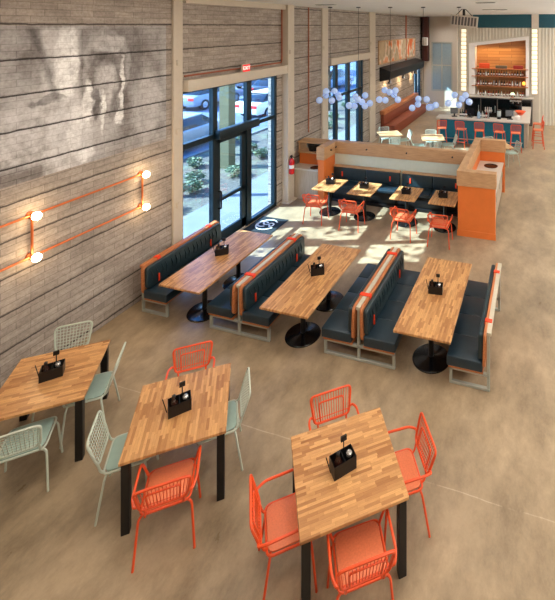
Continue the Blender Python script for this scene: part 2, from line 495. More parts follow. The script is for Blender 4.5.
tb = MB().box(-3.35, -0.30, BY - 0.06, BY, 5.02, CZ).box(0.06, 6.8, BY - 0.06, BY, 5.02, CZ)
struct(tb.build('trim_1', M['teal'], smooth=0))
struct(MB().box(-0.30, 0.06, BY - 0.10, BY - 0.001, 0, CZ).box(-4.25, -3.35, BY - 0.05, BY - 0.001, 5.02, CZ).build('trim_2', M['beige'], smooth=0))

# columns on the left wall and the lintels between them
def column(y0, y1, dx, base=True, n='column'):
    m = MB().box(WX, WX + dx, y0, y1, 0, CZ)
    if base: m.box(WX, WX + dx + 0.07, y0 - 0.07, y1 + 0.07, 0, 0.03)
    for z in (1.4, 2.9, 4.3):
        m.box(WX + dx, WX + dx + 0.03, y0 + 0.06, y0 + 0.13, z, z + 0.12)
    return struct(m.build(n, M['beige'], bevel=0.006, seg=1))
column(6.77, 7.00, 0.06); column(10.60, 10.92, 0.2); column(12.87, 13.28, 0.06); column(17.1, 17.75, 0.06)
struct(MB().box(WX, WX + 0.18, 7.02, 10.62, 3.74, 3.98).build('trim_3', M['beige'], bevel=0.008, seg=1))
struct(MB().box(WX, WX + 0.18, 13.3, 17.1, 3.72, 3.98).build('trim_4', M['beige'], bevel=0.008, seg=1))
struct(MB().box(WX, WX + 0.12, 7.02, 10.62, 5.58, CZ).build('trim_5', M['beige'], smooth=0))

# storefront glazing
def bars(rects, x0=-7.24, x1=-7.12):
    m = MB()
    for y0, y1, z0, z1 in rects: m.box(x0, x1, y0, y1, z0, z1)
    return m
w1 = struct(bars([(7.02, 10.36, 3.68, 3.78), (7.02, 7.09, 0, 3.7), (7.93, 8.07, 0, 3.7), (9.1, 9.28, 0, 3.7), (10.26, 10.36, 0, 3.7),
                  (7.05, 7.95, 2.50, 2.62), (8.05, 9.15, 2.50, 2.66), (9.25, 10.3, 2.50, 2.60), (7.05, 7.95, 0, 0.12), (9.25, 10.3, 0, 0.10)]).build('window_1', M['frame'], bevel=0.006, seg=1))
for (y0, y1, z0, z1) in ((7.09, 7.93, .12, 2.5), (7.09, 7.93, 2.62, 3.68), (8.07, 9.1, 2.66, 3.68), (9.28, 10.26, .1, 2.5), (9.28, 10.26, 2.6, 3.68)):
    MB().box(-7.19, -7.18, y0, y1, z0, z1).build('pane', M['glass'], w1, smooth=0)
d1 = struct(bars([(8.08, 8.19, 0.02, 2.48), (8.93, 9.09, 0.02, 2.48), (8.08, 9.09, 0.02, 0.26), (8.08, 9.09, 2.36, 2.48), (8.08, 9.09, 0.98, 1.06)], -7.21, -7.15).build('door_1', M['frame'], bevel=0.005, seg=1))
MB().box(-7.185, -7.175, 8.19, 8.93, .26, .98).box(-7.185, -7.175, 8.19, 8.93, 1.06, 2.36).build('pane', M['glass'], d1, smooth=0)
MB().tube(fillet([(-7.15, 8.14, .85), (-7.08, 8.14, .85), (-7.08, 8.14, 1.25), (-7.15, 8.14, 1.25)], .03), .02).build('door_handle', M['black'], d1)
MB().box(-7.12, -6.98, 7.98, 9.42, 2.50, 2.70).build('door_operator', M['frame'], d1, bevel=0.01)
w2 = struct(bars([(13.36, 16.5, 3.66, 3.78), (13.36, 13.44, 0, 3.7), (13.98, 14.18, 0, 3.7), (15.02, 15.24, 0, 3.7), (16.05, 16.3, 0, 3.7), (16.42, 16.5, 0, 3.7), (13.4, 16.5, 2.46, 2.56), (13.4, 16.5, 0, .1)]).build('window_2', M['frame'], bevel=0.006, seg=1))
for y0, y1 in ((13.44, 13.98), (14.18, 15.02), (15.24, 16.05), (16.3, 16.42)):
    MB().box(-7.19, -7.18, y0, y1, .1, 3.66).build('pane', M['glass'], w2, smooth=0)
w3 = struct(bars([(24.1, 24.22, .5, 2.75), (24.75, 24.9, .5, 2.75), (25.48, 25.6, .5, 2.75), (24.1, 25.6, 2.65, 2.75), (24.1, 25.6, .5, .6)]).build('window_3', M['frame'], smooth=0))
MB().box(-7.19, -7.18, 24.22, 24.75, .6, 2.65).box(-7.19, -7.18, 24.9, 25.48, .6, 2.65).build('pane', M['glass'], w3, smooth=0)
# kitchen pass in the back wall
w4 = struct(MB().box(-6.5, -6.42, 26.02, 26.1, 1.0, 4.1).box(-5.23, -5.15, 26.02, 26.1, 1.0, 4.1).box(-6.42, -5.23, 26.02, 26.1, 1.0, 1.08).box(-6.42, -5.23, 26.02, 26.1, 4.02, 4.1)
            .box(-5.85, -5.80, 26.02, 26.1, 1.08, 4.02).box(-6.42, -5.23, 26.02, 26.1, 2.6, 2.66).build('window_4', M['steel'], smooth=0))
MB().box(-6.42, -5.23, 26.05, 26.06, 1.08, 4.02).build('pane', plain('frosted_panel', (150, 170, 180), 0.25), w4, smooth=0)

# ------------------------------------------------------------------ wall mural and wall fittings
tag(MB().box(WX, WX + 0.006, 1.5, 6.64, 2.86, 5.11).build('wall_mural', M['mural'], smooth=0),
    'large faded white and grey mural painted across the brick wall on the left', 'mural')

pl = thing('pipe_wall_lamp', 'orange conduit wall lamp with four glowing bulbs on the brick wall', 'wall lamp', (WX, 4.0, 0))
def L(y, z, x=0.06): return (x, y - 4.0, z)
MB().tube([L(1.2, 2.36), L(6.07, 2.36)], .017).build('conduit', M['copper'], pl)
MB().tube([L(1.2, 1.76), L(6.07, 1.76)], .017).build('conduit', M['copper'], pl)
for y in (4.30, 6.07):
    MB().tube([L(y, 1.76), L(y, 2.36)], .017).build('conduit', M['copper'], pl)
for y in (4.30, 6.07):
    for z in (1.76, 2.36):
        s = MB().lathe([(.05, 0), (.05, .03), (.032, .04), (.032, .11)], 14, mx=Matrix.Translation(L(y, z, 0.0)) @ Matrix.Rotation(PI / 2, 4, 'Y')).build('socket', M['copper'], pl)
        MB().ball(L(y, z, .155), .058, 16, 10).build('bulb', M['bulb'], s)

def wall_pipe(label, pts, r=.018):
    o = MB().tube(fillet(pts, .08), r).build('wall_pipe', M['copperdull'])
    return tag(o, label, 'pipe', 'rust pipes on the left wall')
wall_pipe('rust orange pipe running along the top of the lintel above the glass door', [(WX + .04, 7.06, 4.06), (WX + .04, 10.53, 4.06), (WX + .04, 10.53, 5.6)])
wall_pipe('rust pipe rising up the brick wall behind the fire extinguisher column', [(WX + .04, 12.0, 1.7), (WX + .04, 12.0, 5.7)])
wall_pipe('rust pipe rising beside the orange painting at the far end of the wall', [(WX + .04, 22.4, 3.2), (WX + .04, 22.4, 5.7)], .04)
ex = thing('exit_sign', 'small red exit sign above the lintel over the glass door', 'sign', (WX + .18, 8.75, 3.98))
MB().box(0.0, .05, -.135, .135, 0, .19).build('housing', M['beige'], ex, bevel=.006)
MB().box(.05, .06, -.125, .125, .01, .18).build('face', M['exit'], ex)
fc = bpy.data.curves.new('exit_text', 'FONT'); fc.body = 'EXIT'; fc.size = .125; fc.align_x = 'CENTER'; fc.align_y = 'CENTER'; fc.extrude = .002
to = bpy.data.objects.new('tmp', fc); COL.objects.link(to)
bpy.context.view_layer.update()
tm = bpy.data.meshes.new_from_object(to.evaluated_get(bpy.context.evaluated_depsgraph_get())); bpy.data.objects.remove(to)
tm.materials.clear(); tm.materials.append(M['exitwhite'])
lt = bpy.data.objects.new('lettering', tm); COL.objects.link(lt); lt.parent = ex
lt.location = (.063, 0, .095); lt.rotation_euler = (PI / 2, 0, PI / 2)

fe = thing('fire_extinguisher', 'red fire extinguisher hanging on the column right of the glass door', 'fire extinguisher', (-6.81, 10.64, .84))
MB().lathe([(.055, 0), (.075, .02), (.075, .36), (.05, .43), (.025, .46)], 18).build('cylinder', M['red'], fe)
MB().lathe([(.0755, .17), (.0755, .27)], 18).build('label_band', M['white'], fe)
MB().lathe([(.022, .45), (.022, .5)], 10).box(-.01, .01, -.10, .03, .5, .52).box(-.01, .01, -.08, .03, .53, .545).build('valve_handle', M['black'], fe)
MB().tube(fillet([(.0, .03, .49), (.05, .09, .45), (.05, .09, .15)], .05), .012).build('hose', M['black'], fe)
MB().box(-.06, -.045, -.03, .03, .2, .3).build('wall_bracket', M['steel'], fe)

# far-end wall pieces
ap = thing('wall_painting', 'wide abstract orange and cream painting high on the far left wall', 'painting', (WX, 21.2, 3.35))
MB().box(0, .05, -2.95, 2.95, 0, 1.02).build('canvas', M['art'], ap)
MB().box(0, .06, -3.0, -2.95, -.05, 1.07).box(0, .06, 2.95, 3.0, -.05, 1.07).box(0, .06, -3, 3, -.05, 0).box(0, .06, -3, 3, 1.02, 1.07).build('frame', M['oak'], ap)
cn = thing('wall_canopy', 'long black metal canopy on the wall below the orange painting', 'canopy', (WX, 21.3, 2.5))
MB().prism([(0, .0), (.5, .12), (.55, .5), (0, .68)], 'Y', -2.9, 3.2).build('hood', M['black'], cn, bevel=.01)
for y in (-2.2, 0, 2.2):
    MB().lathe([(.13, 0), (.04, .16), (.02, .2)], 14, (.25, y, -.16)).build('lamp_shade', M['silver'], cn)
bo = thing('wall_booth', 'terracotta booth bench with wooden rail against the far left wall', 'booth', (WX, 21.2, 0))
MB().box(.02, .72, -2.7, 3.0, 0, .46).build('seat', M['terracotta'], bo, bevel=.03)
MB().box(.02, .2, -2.7, 3.0, .46, .95).build('backrest', M['terracotta'], bo, bevel=.03)
MB().box(.0, .24, -2.75, 3.05, .95, 1.12).build('rail', M['copperwood'], bo, bevel=.01)
tag(MB().box(-6.98, -6.62, 25.5, 25.95, 2.9, 5.7).build('tall_cabinet', M['oxblood'], bevel=.01), 'dark red wooden panel high in the far left corner', 'panel')
sp = thing('wall_speaker', 'white box speaker hanging on the red panel in the far corner', 'speaker', (-6.75, 25.38, 3.9))
MB().box(-.16, .16, -.12, .12, 0, .5).build('cabinet', M['white'], sp, bevel=.02)
MB().box(-.13, .13, -.125, -.12, .04, .46).build('grille', M['beige'], sp)

# ------------------------------------------------------------------ metal chairs
SZ = .45
def chair_legs(t, m):
    for sx in (-1, 1):
        for sy, spl in ((-1, .25), (1, .22)):
            p = fillet([(sx * .09, sy * .15, SZ - .012), (sx * .225, sy * .18, SZ - .03), (sx * .258, sy * spl, 0.0)], .05)
            MB().tube(p, .0115, 8).build('leg', m, t)
    MB().tube(fillet([(-.215, -.20, SZ), (.215, -.20, SZ), (.215, .22, SZ), (-.215, .22, SZ)], .06, closed=True), .011, 8, True).build('seat_frame', m, t)
def seat(t, m):
    p = fillet([(-.20, -.19, 0), (.20, -.19, 0), (.20, .21, 0), (-.20, .21, 0)], .07, closed=True)
    MB().prism([(q.x, q.y) for q in p], 'Z', SZ + .002, SZ + .018).build('seat', m, t, bevel=.005)
def bk(x, z, l=.32):   # a point in the leaning plane of the backrest
    return (x, -.225 - (z - .47) * l, z)
def arm_chair(label, group):
    t = thing('metal_armchair', label, 'chair', (0, 0, 0), 0, group); m = M['orange']
    seat(t, M['orangemesh']); chair_legs(t, m)
    MB().tube(fillet([bk(-.20, .545), bk(.20, .545), bk(.238, .80), bk(-.238, .80)], .05, closed=True), .0125, 8, True).build('backrest_frame', m, t)
    MB().tube(fillet([bk(-.13, .55), bk(-.145, .725), bk(.145, .725), bk(.13, .55)], .035), .0095, 8).build('backrest_hoop', m, t)
    s = MB()
    for i in range(-7, 8):
        x = i * .026; s.tube([bk(x, .55), bk(x * 1.18, .795)], .0042, 5)
    s.tube([bk(-.205, .59), bk(.205, .59)], .0048, 5)
    s.build('backrest_wires', m, t)
    a = [(-.215, .185, SZ), (-.272, .15, .645), (-.272, -.20, .635), bk(-.245, .615), bk(-.215, .61)]
    for sx in (-1, 1):
        MB().tube(fillet([(sx * -p[0], p[1], p[2]) for p in a], .07), .0125, 8).build('armrest', m, t)
        MB().tube(fillet([(sx * .15, -.19, SZ), bk(sx * .16, .47), bk(sx * .165, .55)], .03), .011, 8).build('back_post', m, t)
    return t
def side_chair(label, group):
    t = thing('metal_side_chair', label, 'chair', (0, 0, 0), 0, group); m = M['sage']
    seat(t, M['sageseat']); chair_legs(t, m)
    MB().tube(fillet([bk(-.19, .53), bk(.19, .53), bk(.225, .82), bk(-.225, .82)], .07, closed=True), .012, 8, True).build('backrest_frame', m, t)
    s = MB()
    for i in range(-5, 6):
        x = i * .034; s.tube([bk(x, .535), bk(x * 1.16, .815)], .0042, 5)
    for i in range(1, 8):
        z = .53 + i * .036; k = .19 + .035 * (z - .53) / .29; s.tube([bk(-k, z), bk(k, z)], .0042, 5)
    s.build('backrest_grid', m, t)
    for sx in (-1, 1):
        MB().tube(fillet([(sx * .19, -.19, SZ), bk(sx * .185, .47), bk(sx * .185, .56)], .03), .012, 8).build('back_post', m, t)
    return t

PHI = math.radians(37.04)
U = Vector((math.cos(PHI), math.sin(PHI))); V = Vector((-math.sin(PHI), math.cos(PHI)))
def seat_at(c, n, dist, slide=0.0, twist=0.0):
    """chair whose back is `dist` from the table centre c on the side the unit vector n points to"""
    tan = Vector((-n.y, n.x))
    p = Vector(c) + n * (dist - .29) + tan * slide
    return (p.x, p.y, 0), math.atan2(n.x, -n.y) + twist

A, B, Cc = (-5.798, 3.742), (-3.905, 3.868), (-1.827, 3.812)
first = {}
def put(kind, place, label, group):
    loc, rz = place
    if kind not in first:
        first[kind] = (arm_chair if kind == 'arm' else side_chair)(label, group)
        first[kind].location = loc; first[kind].rotation_euler = (0, 0, rz)
        return first[kind]
    return dup(first[kind], loc, rz, label, group)
G1, G2 = 'orange wire armchairs at the square tables', 'pale green wire chairs at the square tables'
put('arm', seat_at(Cc, -V, .81, .02, -.05), 'orange wire armchair in front of the rightmost square table, nearest the viewer', G1)
put('arm', seat_at(Cc, V, .80, .0, .03), 'orange wire armchair behind the rightmost square table', G1)
put('arm', seat_at(Cc, -U, .84, .03, .02), 'orange wire armchair on the left side of the rightmost square table', G1)
put('arm', seat_at(Cc, U, .84, .0, -.05), 'orange wire armchair on the right side of the rightmost square table', G1)
put('arm', seat_at(B, -V, .87, -.03, .0), 'orange wire armchair at the near side of the middle square table', G1)
put('arm', seat_at(B, V, .88, .0, .0), 'orange wire armchair at the far side of the middle square table', G1)
put('side', seat_at(B, -U, .79, .0, .03), 'pale green wire chair at the left side of the middle square table', G2)
put('side', seat_at(B, U, .67, .02, .06), 'pale green wire chair pushed in at the right side of the middle square table', G2)
put('side', seat_at(A, -V, .80, -.03, .08), 'pale green wire chair in front of the square table nearest the brick wall', G2)
put('side', seat_at(A, U, .68, .05, .0), 'pale green wire chair on the right of the square table nearest the brick wall', G2)
put('side', seat_at(A, V, .86, .06, .0), 'pale green wire chair between the brick wall and the left square table', G2)

# ------------------------------------------------------------------ square tables
def square_table(c, top, label, s=.98):
    t = thing('square_table', label, 'table', (c[0], c[1], 0), PHI, 'square butcher block tables')
    h = s / 2
    MB().box(-h, h, -h, h, .718, .75).build('tabletop', top, t, bevel=.004, seg=1)
    k = h - .11
    MB().box(-k, k, -k, -k + .03, .675, .717).box(-k, k, k - .03, k, .675, .717)\
        .box(-k, -k + .03, -k + .03, k - .03, .675, .717).box(k - .03, k, -k + .03, k - .03, .675, .717).build('apron', M['black'], t)
    for sx in (-1, 1):
        for sy in (-1, 1):
            x, y = sx * (h - .055), sy * (h - .055)
            MB().box(x - .038, x + .038, y - .038, y + .038, 0, .717).build('leg', M['black'], t, bevel=.004, seg=1)
    return t
square_table(A, TOPX, 'square butcher block table with black legs nearest the brick wall')
square_table(B, TOPY, 'square butcher block table between two orange and two pale green chairs')
square_table(Cc, TOPX, 'square butcher block table surrounded by four orange chairs')

# ------------------------------------------------------------------ long booth tables
def pedestal(t, x, y, r, top):
    MB().lathe([(r, 0), (r, .012), (r * .96, .022), (r * .3, .035), (.055, .05)], 32, (x, y, 0)).build('base', M['blackgloss'], t)
    MB().lathe([(.042, .045), (.042, top)], 16, (x, y, 0)).build('column', M['black'], t)
def long_table(c, label):
    t = thing('booth_table', label, 'table', (c[0], c[1], 0), 0, 'long butcher block booth tables')
    MB().box(-.418, .418, -.994, .994, .715, .75).build('tabletop', TOPY, t, bevel=.004, seg=1)
    for y in (-.42, .46):
        pedestal(t, 0, y, .29, .70)
        MB().box(-.28, .28, y - .03, y + .03, .697, .714).box(-.03, .03, y - .25, y + .25, .697, .714).build('top_bracket', M['black'], t)
    return t
T1, T2, T3 = (-5.72, 6.59), (-3.722, 6.57), (-1.569, 6.68)
long_table(T1, 'long butcher block table in front of the glass door')
long_table(T2, 'long butcher block table in the middle of the booth row')
long_table(T3, 'long butcher block table at the right end of the booth row')

# ------------------------------------------------------------------ booth benches
def seat_unit(t, s, HL=.93):
    """one seat facing +X (s=1) or -X (s=-1); the back stands at X = 0"""
    def X(a): return s * a
    def bx(m, x0, x1, y0, y1, z0, z1, mx=None):
        return m.box(min(X(x0), X(x1)), max(X(x0), X(x1)), y0, y1, z0, z1, mx)
    bx(MB(), .09, .585, -HL + .02, HL - .02, .245, .28).build('seat_board', M['copperwood'], t, bevel=.004, seg=1)
    n = 4; seatm = MB()
    y0 = -HL; w_ = 2 * HL / n
    for i in range(n):
        bx(seatm, .10, .605, y0 + i * w_ + .0005, y0 + (i + 1) * w_ - .0005, .281, .425)
    seatm.build('seat_cushion', M['navy'], t, bevel=.016, seg=3)
    lean = Matrix.Rotation(s * -.035, 4, 'Y')
    piv = Matrix.Translation((X(.078), 0, .34)) @ lean
    # plywood back slab with rounded ends
    out = [(v.x, v.y) for v in fillet([(-HL - .01, 0, 0), (HL + .01, 0, 0), (HL + .01, .50, 0), (-HL - .01, .50, 0)], .09, 5, True)]
    MB().prism(out, 'X', -.02, .02, piv).build('backrest_board', M['copperwood'], t, bevel=.006)
    cu = [(v.x, v.y) for v in fillet([(-HL + .02, .085, 0), (HL - .02, .085, 0), (HL - .02, .47, 0), (-HL + .02, .47, 0)], .07, 4, True)]
    a, b = (.021, .095) if s > 0 else (-.095, -.021)
    c = MB().prism(cu, 'X', a, b, piv).build('back_cushion', M['navyback'], t, bevel=.025, seg=3)
    cr = MB()                                   # gathered creases along the top of the cushion
    xa = X(.098)
    k = -HL + .10
    while k < HL - .1:
        j = random.uniform(-.02, .02)
        cr.tube([piv @ Vector((xa, k + j, .40)), piv @ Vector((xa + X(.006), k + j + .03, .31)), piv @ Vector((xa, k + j + .02, .20))], [.005, .011, .003], 6)
        k += .105
    cr.build('crease', M['navyback'], c)
    for y in (-.60, .66):
        m = MB()
        m.box(min(X(-.07), X(.03)), max(X(-.07), X(.03)), y - .035, y + .035, .5025, .512, piv)
        m.box(min(X(.022), X(.03)), max(X(.022), X(.03)), y - .035, y + .035, .46, .512, piv)
        m.build('strap', M['strap'], t)
        MB().box(min(X(.095), X(.118)), max(X(.095), X(.118)), y - .012 - .08, y + .012 - .08, .12, .26, piv).build('pull_tab', M['strap'], t, bevel=.004)
def frame_end(t, y, x0, x1, mid):
    m = MB()
    m.box(x0, x1, y - .022, y + .022, 0, .04)
    for x in (x0, x1 - .04) + ((-.02,) if mid else ()):
        top = .24 if not (x == x0 and not mid and x0 > -.1) else .82
        if mid and x == -.02: top = .80
        m.box(x, x + .04, y - .022, y + .022, .04, top)
    m.box(x0, x1, y - .022, y + .022, .20, .24)
    m.build('frame', M['steel'], t, bevel=.004, seg=1)
def double_bench(x, y, label):
    t = thing('double_booth_bench', label, 'bench', (x, y, 0), 0, 'back to back booth benches')
    for s in (1, -1): seat_unit(t, s)
    for yy in (-.86, .86): frame_end(t, yy, -.585, .585, True)
    MB().box(-.032, .032, -.90, .90, .79, .835).build('top_rail', M['railpaint'], t)
    return t
def single_bench(x, y, rz, label, rail='railpaint'):
    t = thing('booth_bench', label, 'bench', (x, y, 0), rz, 'single booth benches')
    seat_unit(t, 1)
    for yy in (-.86, .86): frame_end(t, yy, -.0, .575, False)
    MB().box(-.02, .042, -.90, .90, .79, .835).build('top_rail', M[rail], t)
    return t
BYC = 6.73
single_bench(-6.80, BYC, 0, 'single dark cushioned booth bench with its back to the brick wall', 'copperwood')
double_bench(-4.74, BYC, 'back to back dark cushioned bench nearer the glass door')
double_bench(-2.62, BYC + .05, 'back to back dark cushioned bench in the middle of the dining floor')
single_bench(-.64, BYC + .06, PI, 'single dark cushioned booth bench at the right end of the row')

# ------------------------------------------------------------------ condiment caddies with their bottles
def caddy_root(label):
    t = thing('condiment_caddy', label, 'caddy', (0, 0, 0), 0, 'black condiment caddies')
    MB().box(-.115, .115, -.07, .07, 0, .008).build('tray', M['black'], t)
    m = MB()
    for y in (-.07, .066): m.box(-.115, .115, y, y + .004, .008, .125)
    for x in (-.115, -.002, .111): m.box(x, x + .004, -.066, .066, .008, .125)
    m.build('holder', M['black'], t)
    MB().tube([(.03, .05, .008), (.03, .05, .25)], .006).box(.0, .06, .042, .058, .215, .265).build('card_clip', M['black'], t)
    MB().tube([(-.125, .0, .03), (-.165, .02, .18)], .005).build('handle', M['black'], t)
    return t
CAD = [((-5.80, 3.76), .75, .8, 'square table nearest the brick wall'),
       ((-3.90, 3.83), .75, .85, 'middle square table'),
       ((-1.84, 3.77), .75, .85, 'rightmost square table'),
       ((-5.80, 6.69), .75, .6, 'long table by the glass door'),
       ((-3.72, 6.62), .75, .55, 'middle long table'),
       ((-1.60, 6.70), .75, .1, 'right end long table'),
       ((-5.50, 10.52), .75, .1, 'small table beside the left orange pillar'),
       ((-4.48, 10.48), .75, .1, 'second small table from the left pillar'),
       ((-3.28, 10.44), .75, .1, 'third small table from the left pillar'),
       ((-2.31, 10.48), .75, .1, 'small table beside the orange service station')]
cr = None
sh = bt = None
for (p, z, r, where) in CAD:
    z += .0005
    lab = 'black condiment caddy on the ' + where
    if cr is None:
        cr = caddy_root(lab); cr.location = (p[0], p[1], z); cr.rotation_euler = (0, 0, r)
    else:
        dup(cr, (p[0], p[1], z), r, lab)
    c, s_ = math.cos(r), math.sin(r)
    def at(dx, dy): return (p[0] + dx * c - dy * s_, p[1] + dx * s_ + dy * c, z + .0085)
    l1, l2 = 'silver capped shaker in the caddy on the ' + where, 'dark sauce bottle in the caddy on the ' + where
    if sh is None:
        sh = thing('shaker', l1, 'shaker', at(.058, -.02), 0, 'silver capped shakers in the caddies')
        MB().lathe([(.03, 0), (.034, .01), (.034, .105), (.028, .115)], 14).build('body', M['blackgloss'], sh)
        MB().lathe([(.029, .116), (.029, .135), (.018, .148), (.002, .15)], 14).build('cap', M['silver'], sh)
        bt = thing('sauce_bottle', l2, 'bottle', at(-.058, -.02), 0, 'dark sauce bottles in the caddies')
        MB().lathe([(.036, 0), (.04, .01), (.04, .11), (.018, .15), (.016, .165)], 16).build('body', M['sauce'], bt)
        MB().lathe([(.019, .166), (.019, .195), (.012, .2)], 12).build('cap', M['black'], bt)
    else:
        dup(sh, at(.058, -.02), 0, l1); dup(bt, at(-.058, -.02), 0, l2)

# ------------------------------------------------------------------ booth partition, wall seats and small tables
CAPB, CAPT = 1.22, 1.58
pt = thing('booth_partition', 'wood capped half wall behind the small tables', 'partition', (-4.0, 11.65, 0))
MB().box(-2.12, 2.1, .03, .17, 0, CAPB).build('panel', M['pale'], pt)
MB().box(-2.15, 2.1, 0, .2, CAPB, CAPT).build('cap', M['oak'], pt, bevel=.006, seg=1)
for x in (-1.9, -.9, .35, 1.7):
    MB().tube([(x, .0, 1.42), (x, -.05, 1.42)], .022).build('hook', M['black'], pt)
MB().box(-2.15, -1.95, -.68, -.001, 0, CAPB).build('return_wall', M['orangewall'], pt, bevel=.004, seg=1)
MB().box(-2.18, -1.92, -.72, -.002, CAPB, CAPT).build('return_cap', M['oak'], pt, bevel=.006, seg=1)
MB().tube([(-1.92, -.35, 1.42), (-1.87, -.35, 1.42)], .022).build('hook', M['black'], pt)

def wall_seat(x0, x1, label):
    t = thing('wall_bench', label, 'bench', ((x0 + x1) / 2, 11.65, 0), 0, 'dark wall benches along the half wall')
    h = (x1 - x0) / 2; n = 2
    MB().box(-h, h, -.55, 0, .0, .08).box(-h, h, -.5, 0, .08, .40).build('plinth', M['black'], t, bevel=.004)
    m = MB(); b = MB()
    for i in range(n):
        a0, a1 = -h + i * 2 * h / n, -h + (i + 1) * 2 * h / n
        m.box(a0 + .003, a1 - .003, -.56, -.12, .40, .49); b.box(a0 + .003, a1 - .003, -.14, -.03, .49, .86)
    m.build('seat_cushion', M['navy'], t, bevel=.025, seg=3); b.build('back_cushion', M['navyback'], t, bevel=.03, seg=3)
    MB().box(-h, h, -.12, 0, .86, .90).build('top_rail', M['oak'], t)
    for x in (-h * .72, h * .72):
        MB().box(x - .02, x + .02, -.155, -.14, .60, .74).build('pull_tab', M['strap'], t)
    return t
wall_seat(-5.93, -3.82, 'dark cushioned bench along the left half of the half wall')
wall_seat(-3.76, -1.92, 'dark cushioned bench along the right half of the half wall')

first_small = None
SM = [(-5.48, 'beside the left orange pillar'), (-4.45, 'second from the left orange pillar'), (-3.27, 'third from the left orange pillar'), (-2.26, 'beside the orange service station')]
for i, (x, where) in enumerate(SM):
    lab = 'small butcher block table ' + where
    if first_small is None:
        t = first_small = thing('small_table', lab, 'table', (x, 10.45, 0), 0, 'small tables along the wall bench')
        MB().box(-.335, .335, -.43, .43, .72, .75).build('tabletop', TOPY, t, bevel=.004, seg=1)
        pedestal(t, 0, -.02, .29, .70)
        MB().box(-.25, .25, -.03, .03, .697, .7195).build('top_bracket', M['black'], t)
    else:
        dup(first_small, (x, 10.45, 0), 0, lab)
for (x, y, r), where in zip(((-5.58, 9.86, .1), (-4.52, 9.80, .04), (-3.12, 9.72, -.05), (-2.2, 9.66, .03)), ('table beside the left orange pillar', 'second small table from the left pillar', 'third small table from the left pillar, in the sun', 'table beside the orange service station')):
    dup(first['arm'], (x, y, 0), r, 'orange wire armchair at the small ' + where.replace('small ', ''), 'orange wire armchairs along the wall bench')

# service station at the right end
sv = thing('service_station', 'orange service station with wood cap at the right end of the half wall', 'service station', (-1.42, 10.13, 0))
MB().box(-.45, .45, 0, .16, .0, CAPB).build('front_panel', M['orangewall'], sv, bevel=.004, seg=1)
MB().box(-.465, .465, -.015, .001, 0, .15).build('base_board', M['orangewall'], sv, bevel=.003, seg=1)
MB().box(-.45, -.30, .161, 3.0, 0, CAPB).build('side_panel', M['orangewall'], sv)
MB().box(-.45, .45, 3.0, 3.16, 0, CAPB).build('end_panel', M['orangewall'], sv)
cp = MB().box(-.475, .475, -.025, .18, CAPB, CAPT).box(-.475, -.28, .18, 2.98, CAPB, CAPT).box(-.475, .475, 2.98, 3.185, CAPB, CAPT)
cp.build('cap', M['oakside'], sv, bevel=.006, seg=1)
MB().box(-.30, .42, .161, 2.999, .88, .92).build('countertop', M['stone'], sv, bevel=.004, seg=1)
MB().box(-.29, .36, .165, 2.99, .06, .879).build('cabinet', M['greige'], sv)
for k in range(3):
    d = MB().box(.361, .38, .19 + k * .94, 1.09 + k * .94, .1, .86).build('cabinet_door', M['greige'], sv, bevel=.003, seg=1)
    MB().box(.381, .395, 1.0 + k * .94, 1.03 + k * .94, .5, .66).build('door_handle', M['steel'], d)
MB().lathe([(.20, .921), (.205, .935), (.16, .935), (.155, .925)], 24, (.08, 2.55, 0)).build('bin_opening', M['blackgloss'], sv)

# tray return in the left nook
tr = thing('tray_return', 'beige tray return cabinet beside the fire extinguisher column', 'cabinet', (-6.62, 10.95, 0))
MB().box(-.42, .46, .02, .8, 0, .86).build('cabinet', M['greige'], tr, bevel=.004, seg=1)
MB().box(-.44, .47, 0, .82, .861, .90).build('countertop', M['stone'], tr, bevel=.006, seg=1)
MB().box(-.40, .40, .45, .8, .901, 1.24).build('hutch_back', M['orangewall'], tr)
MB().box(-.42, .44, .38, .82, 1.241, 1.28).build('shelf', M['oak'], tr)
MB().box(-.42, .44, .38, .82, 1.55, 1.59).build('shelf', M['oak'], tr)
for x in (-.40, .38): MB().box(x, x + .03, .40, .80, 1.281, 1.549).build('upright', M['oak'], tr)
MB().lathe([(.15, .901), (.15, .912), (.12, .912), (.12, .905)], 24, (.28, .2, 0)).build('bin_opening', M['blackgloss'], tr)
tag(MB().lathe([(.14, 0), (.2, .2), (.205, .21), (.18, .21), (.13, .02)], 24, (-6.62, 11.55, 1.2815)).build('black_bin', M['black']), 'black round bin on the shelf above the tray return', 'bin')

# door mat with a round white emblem
dm = thing('door_mat', 'dark door mat with a white round emblem inside the glass door', 'mat', (-6.62, 9.26, 0))
MB().box(-.46, .34, -.42, .42, 0, .012).build('pile', M['mat'], dm, bevel=.004, seg=1)
e = MB()
def flat(pts, wd, closed=False):
    P = [Vector((p[0], p[1], .0135)) for p in pts]; n = len(P); vs = []
    for i in range(n):
        a = P[i - 1] if (i or closed) else P[i]; c = P[(i + 1) % n] if (i < n - 1 or closed) else P[i]
        d = (c - a).normalized(); nn = Vector((-d.y, d.x, 0)) * wd / 2
        vs += [P[i] + nn, P[i] - nn]
    fs = [(2 * i, 2 * i + 1, 2 * ((i + 1) % n) + 1, 2 * ((i + 1) % n)) for i in range(n if closed else n - 1)]
    e.add(vs, [f[::-1] for f in fs])
cx_, cy_ = -.06, .03
flat([(cx_ + .26 * math.cos(a * PI / 24), cy_ + .26 * math.sin(a * PI / 24)) for a in range(5, 46)], .04)
flat([(cx_ + .11 + .075 * math.cos(a), cy_ + .10 * math.sin(a)) for a in [k * PI / 10 - 1.2 for k in range(0, 15)]], .04)
flat([(cx_ - .11 + .13 * math.cos(a), cy_ + .13 * math.sin(a)) for a in [k * PI / 10 + .6 for k in range(0, 17)]], .045)
flat([(cx_ + .15 - .3 * k / 10, cy_ - .10 + .20 * k / 10 + .05 * math.sin(k * PI / 5)) for k in range(11)], .045)
e.build('emblem', plain('emblem_white', (226, 230, 232), .8), dm, smooth=0)

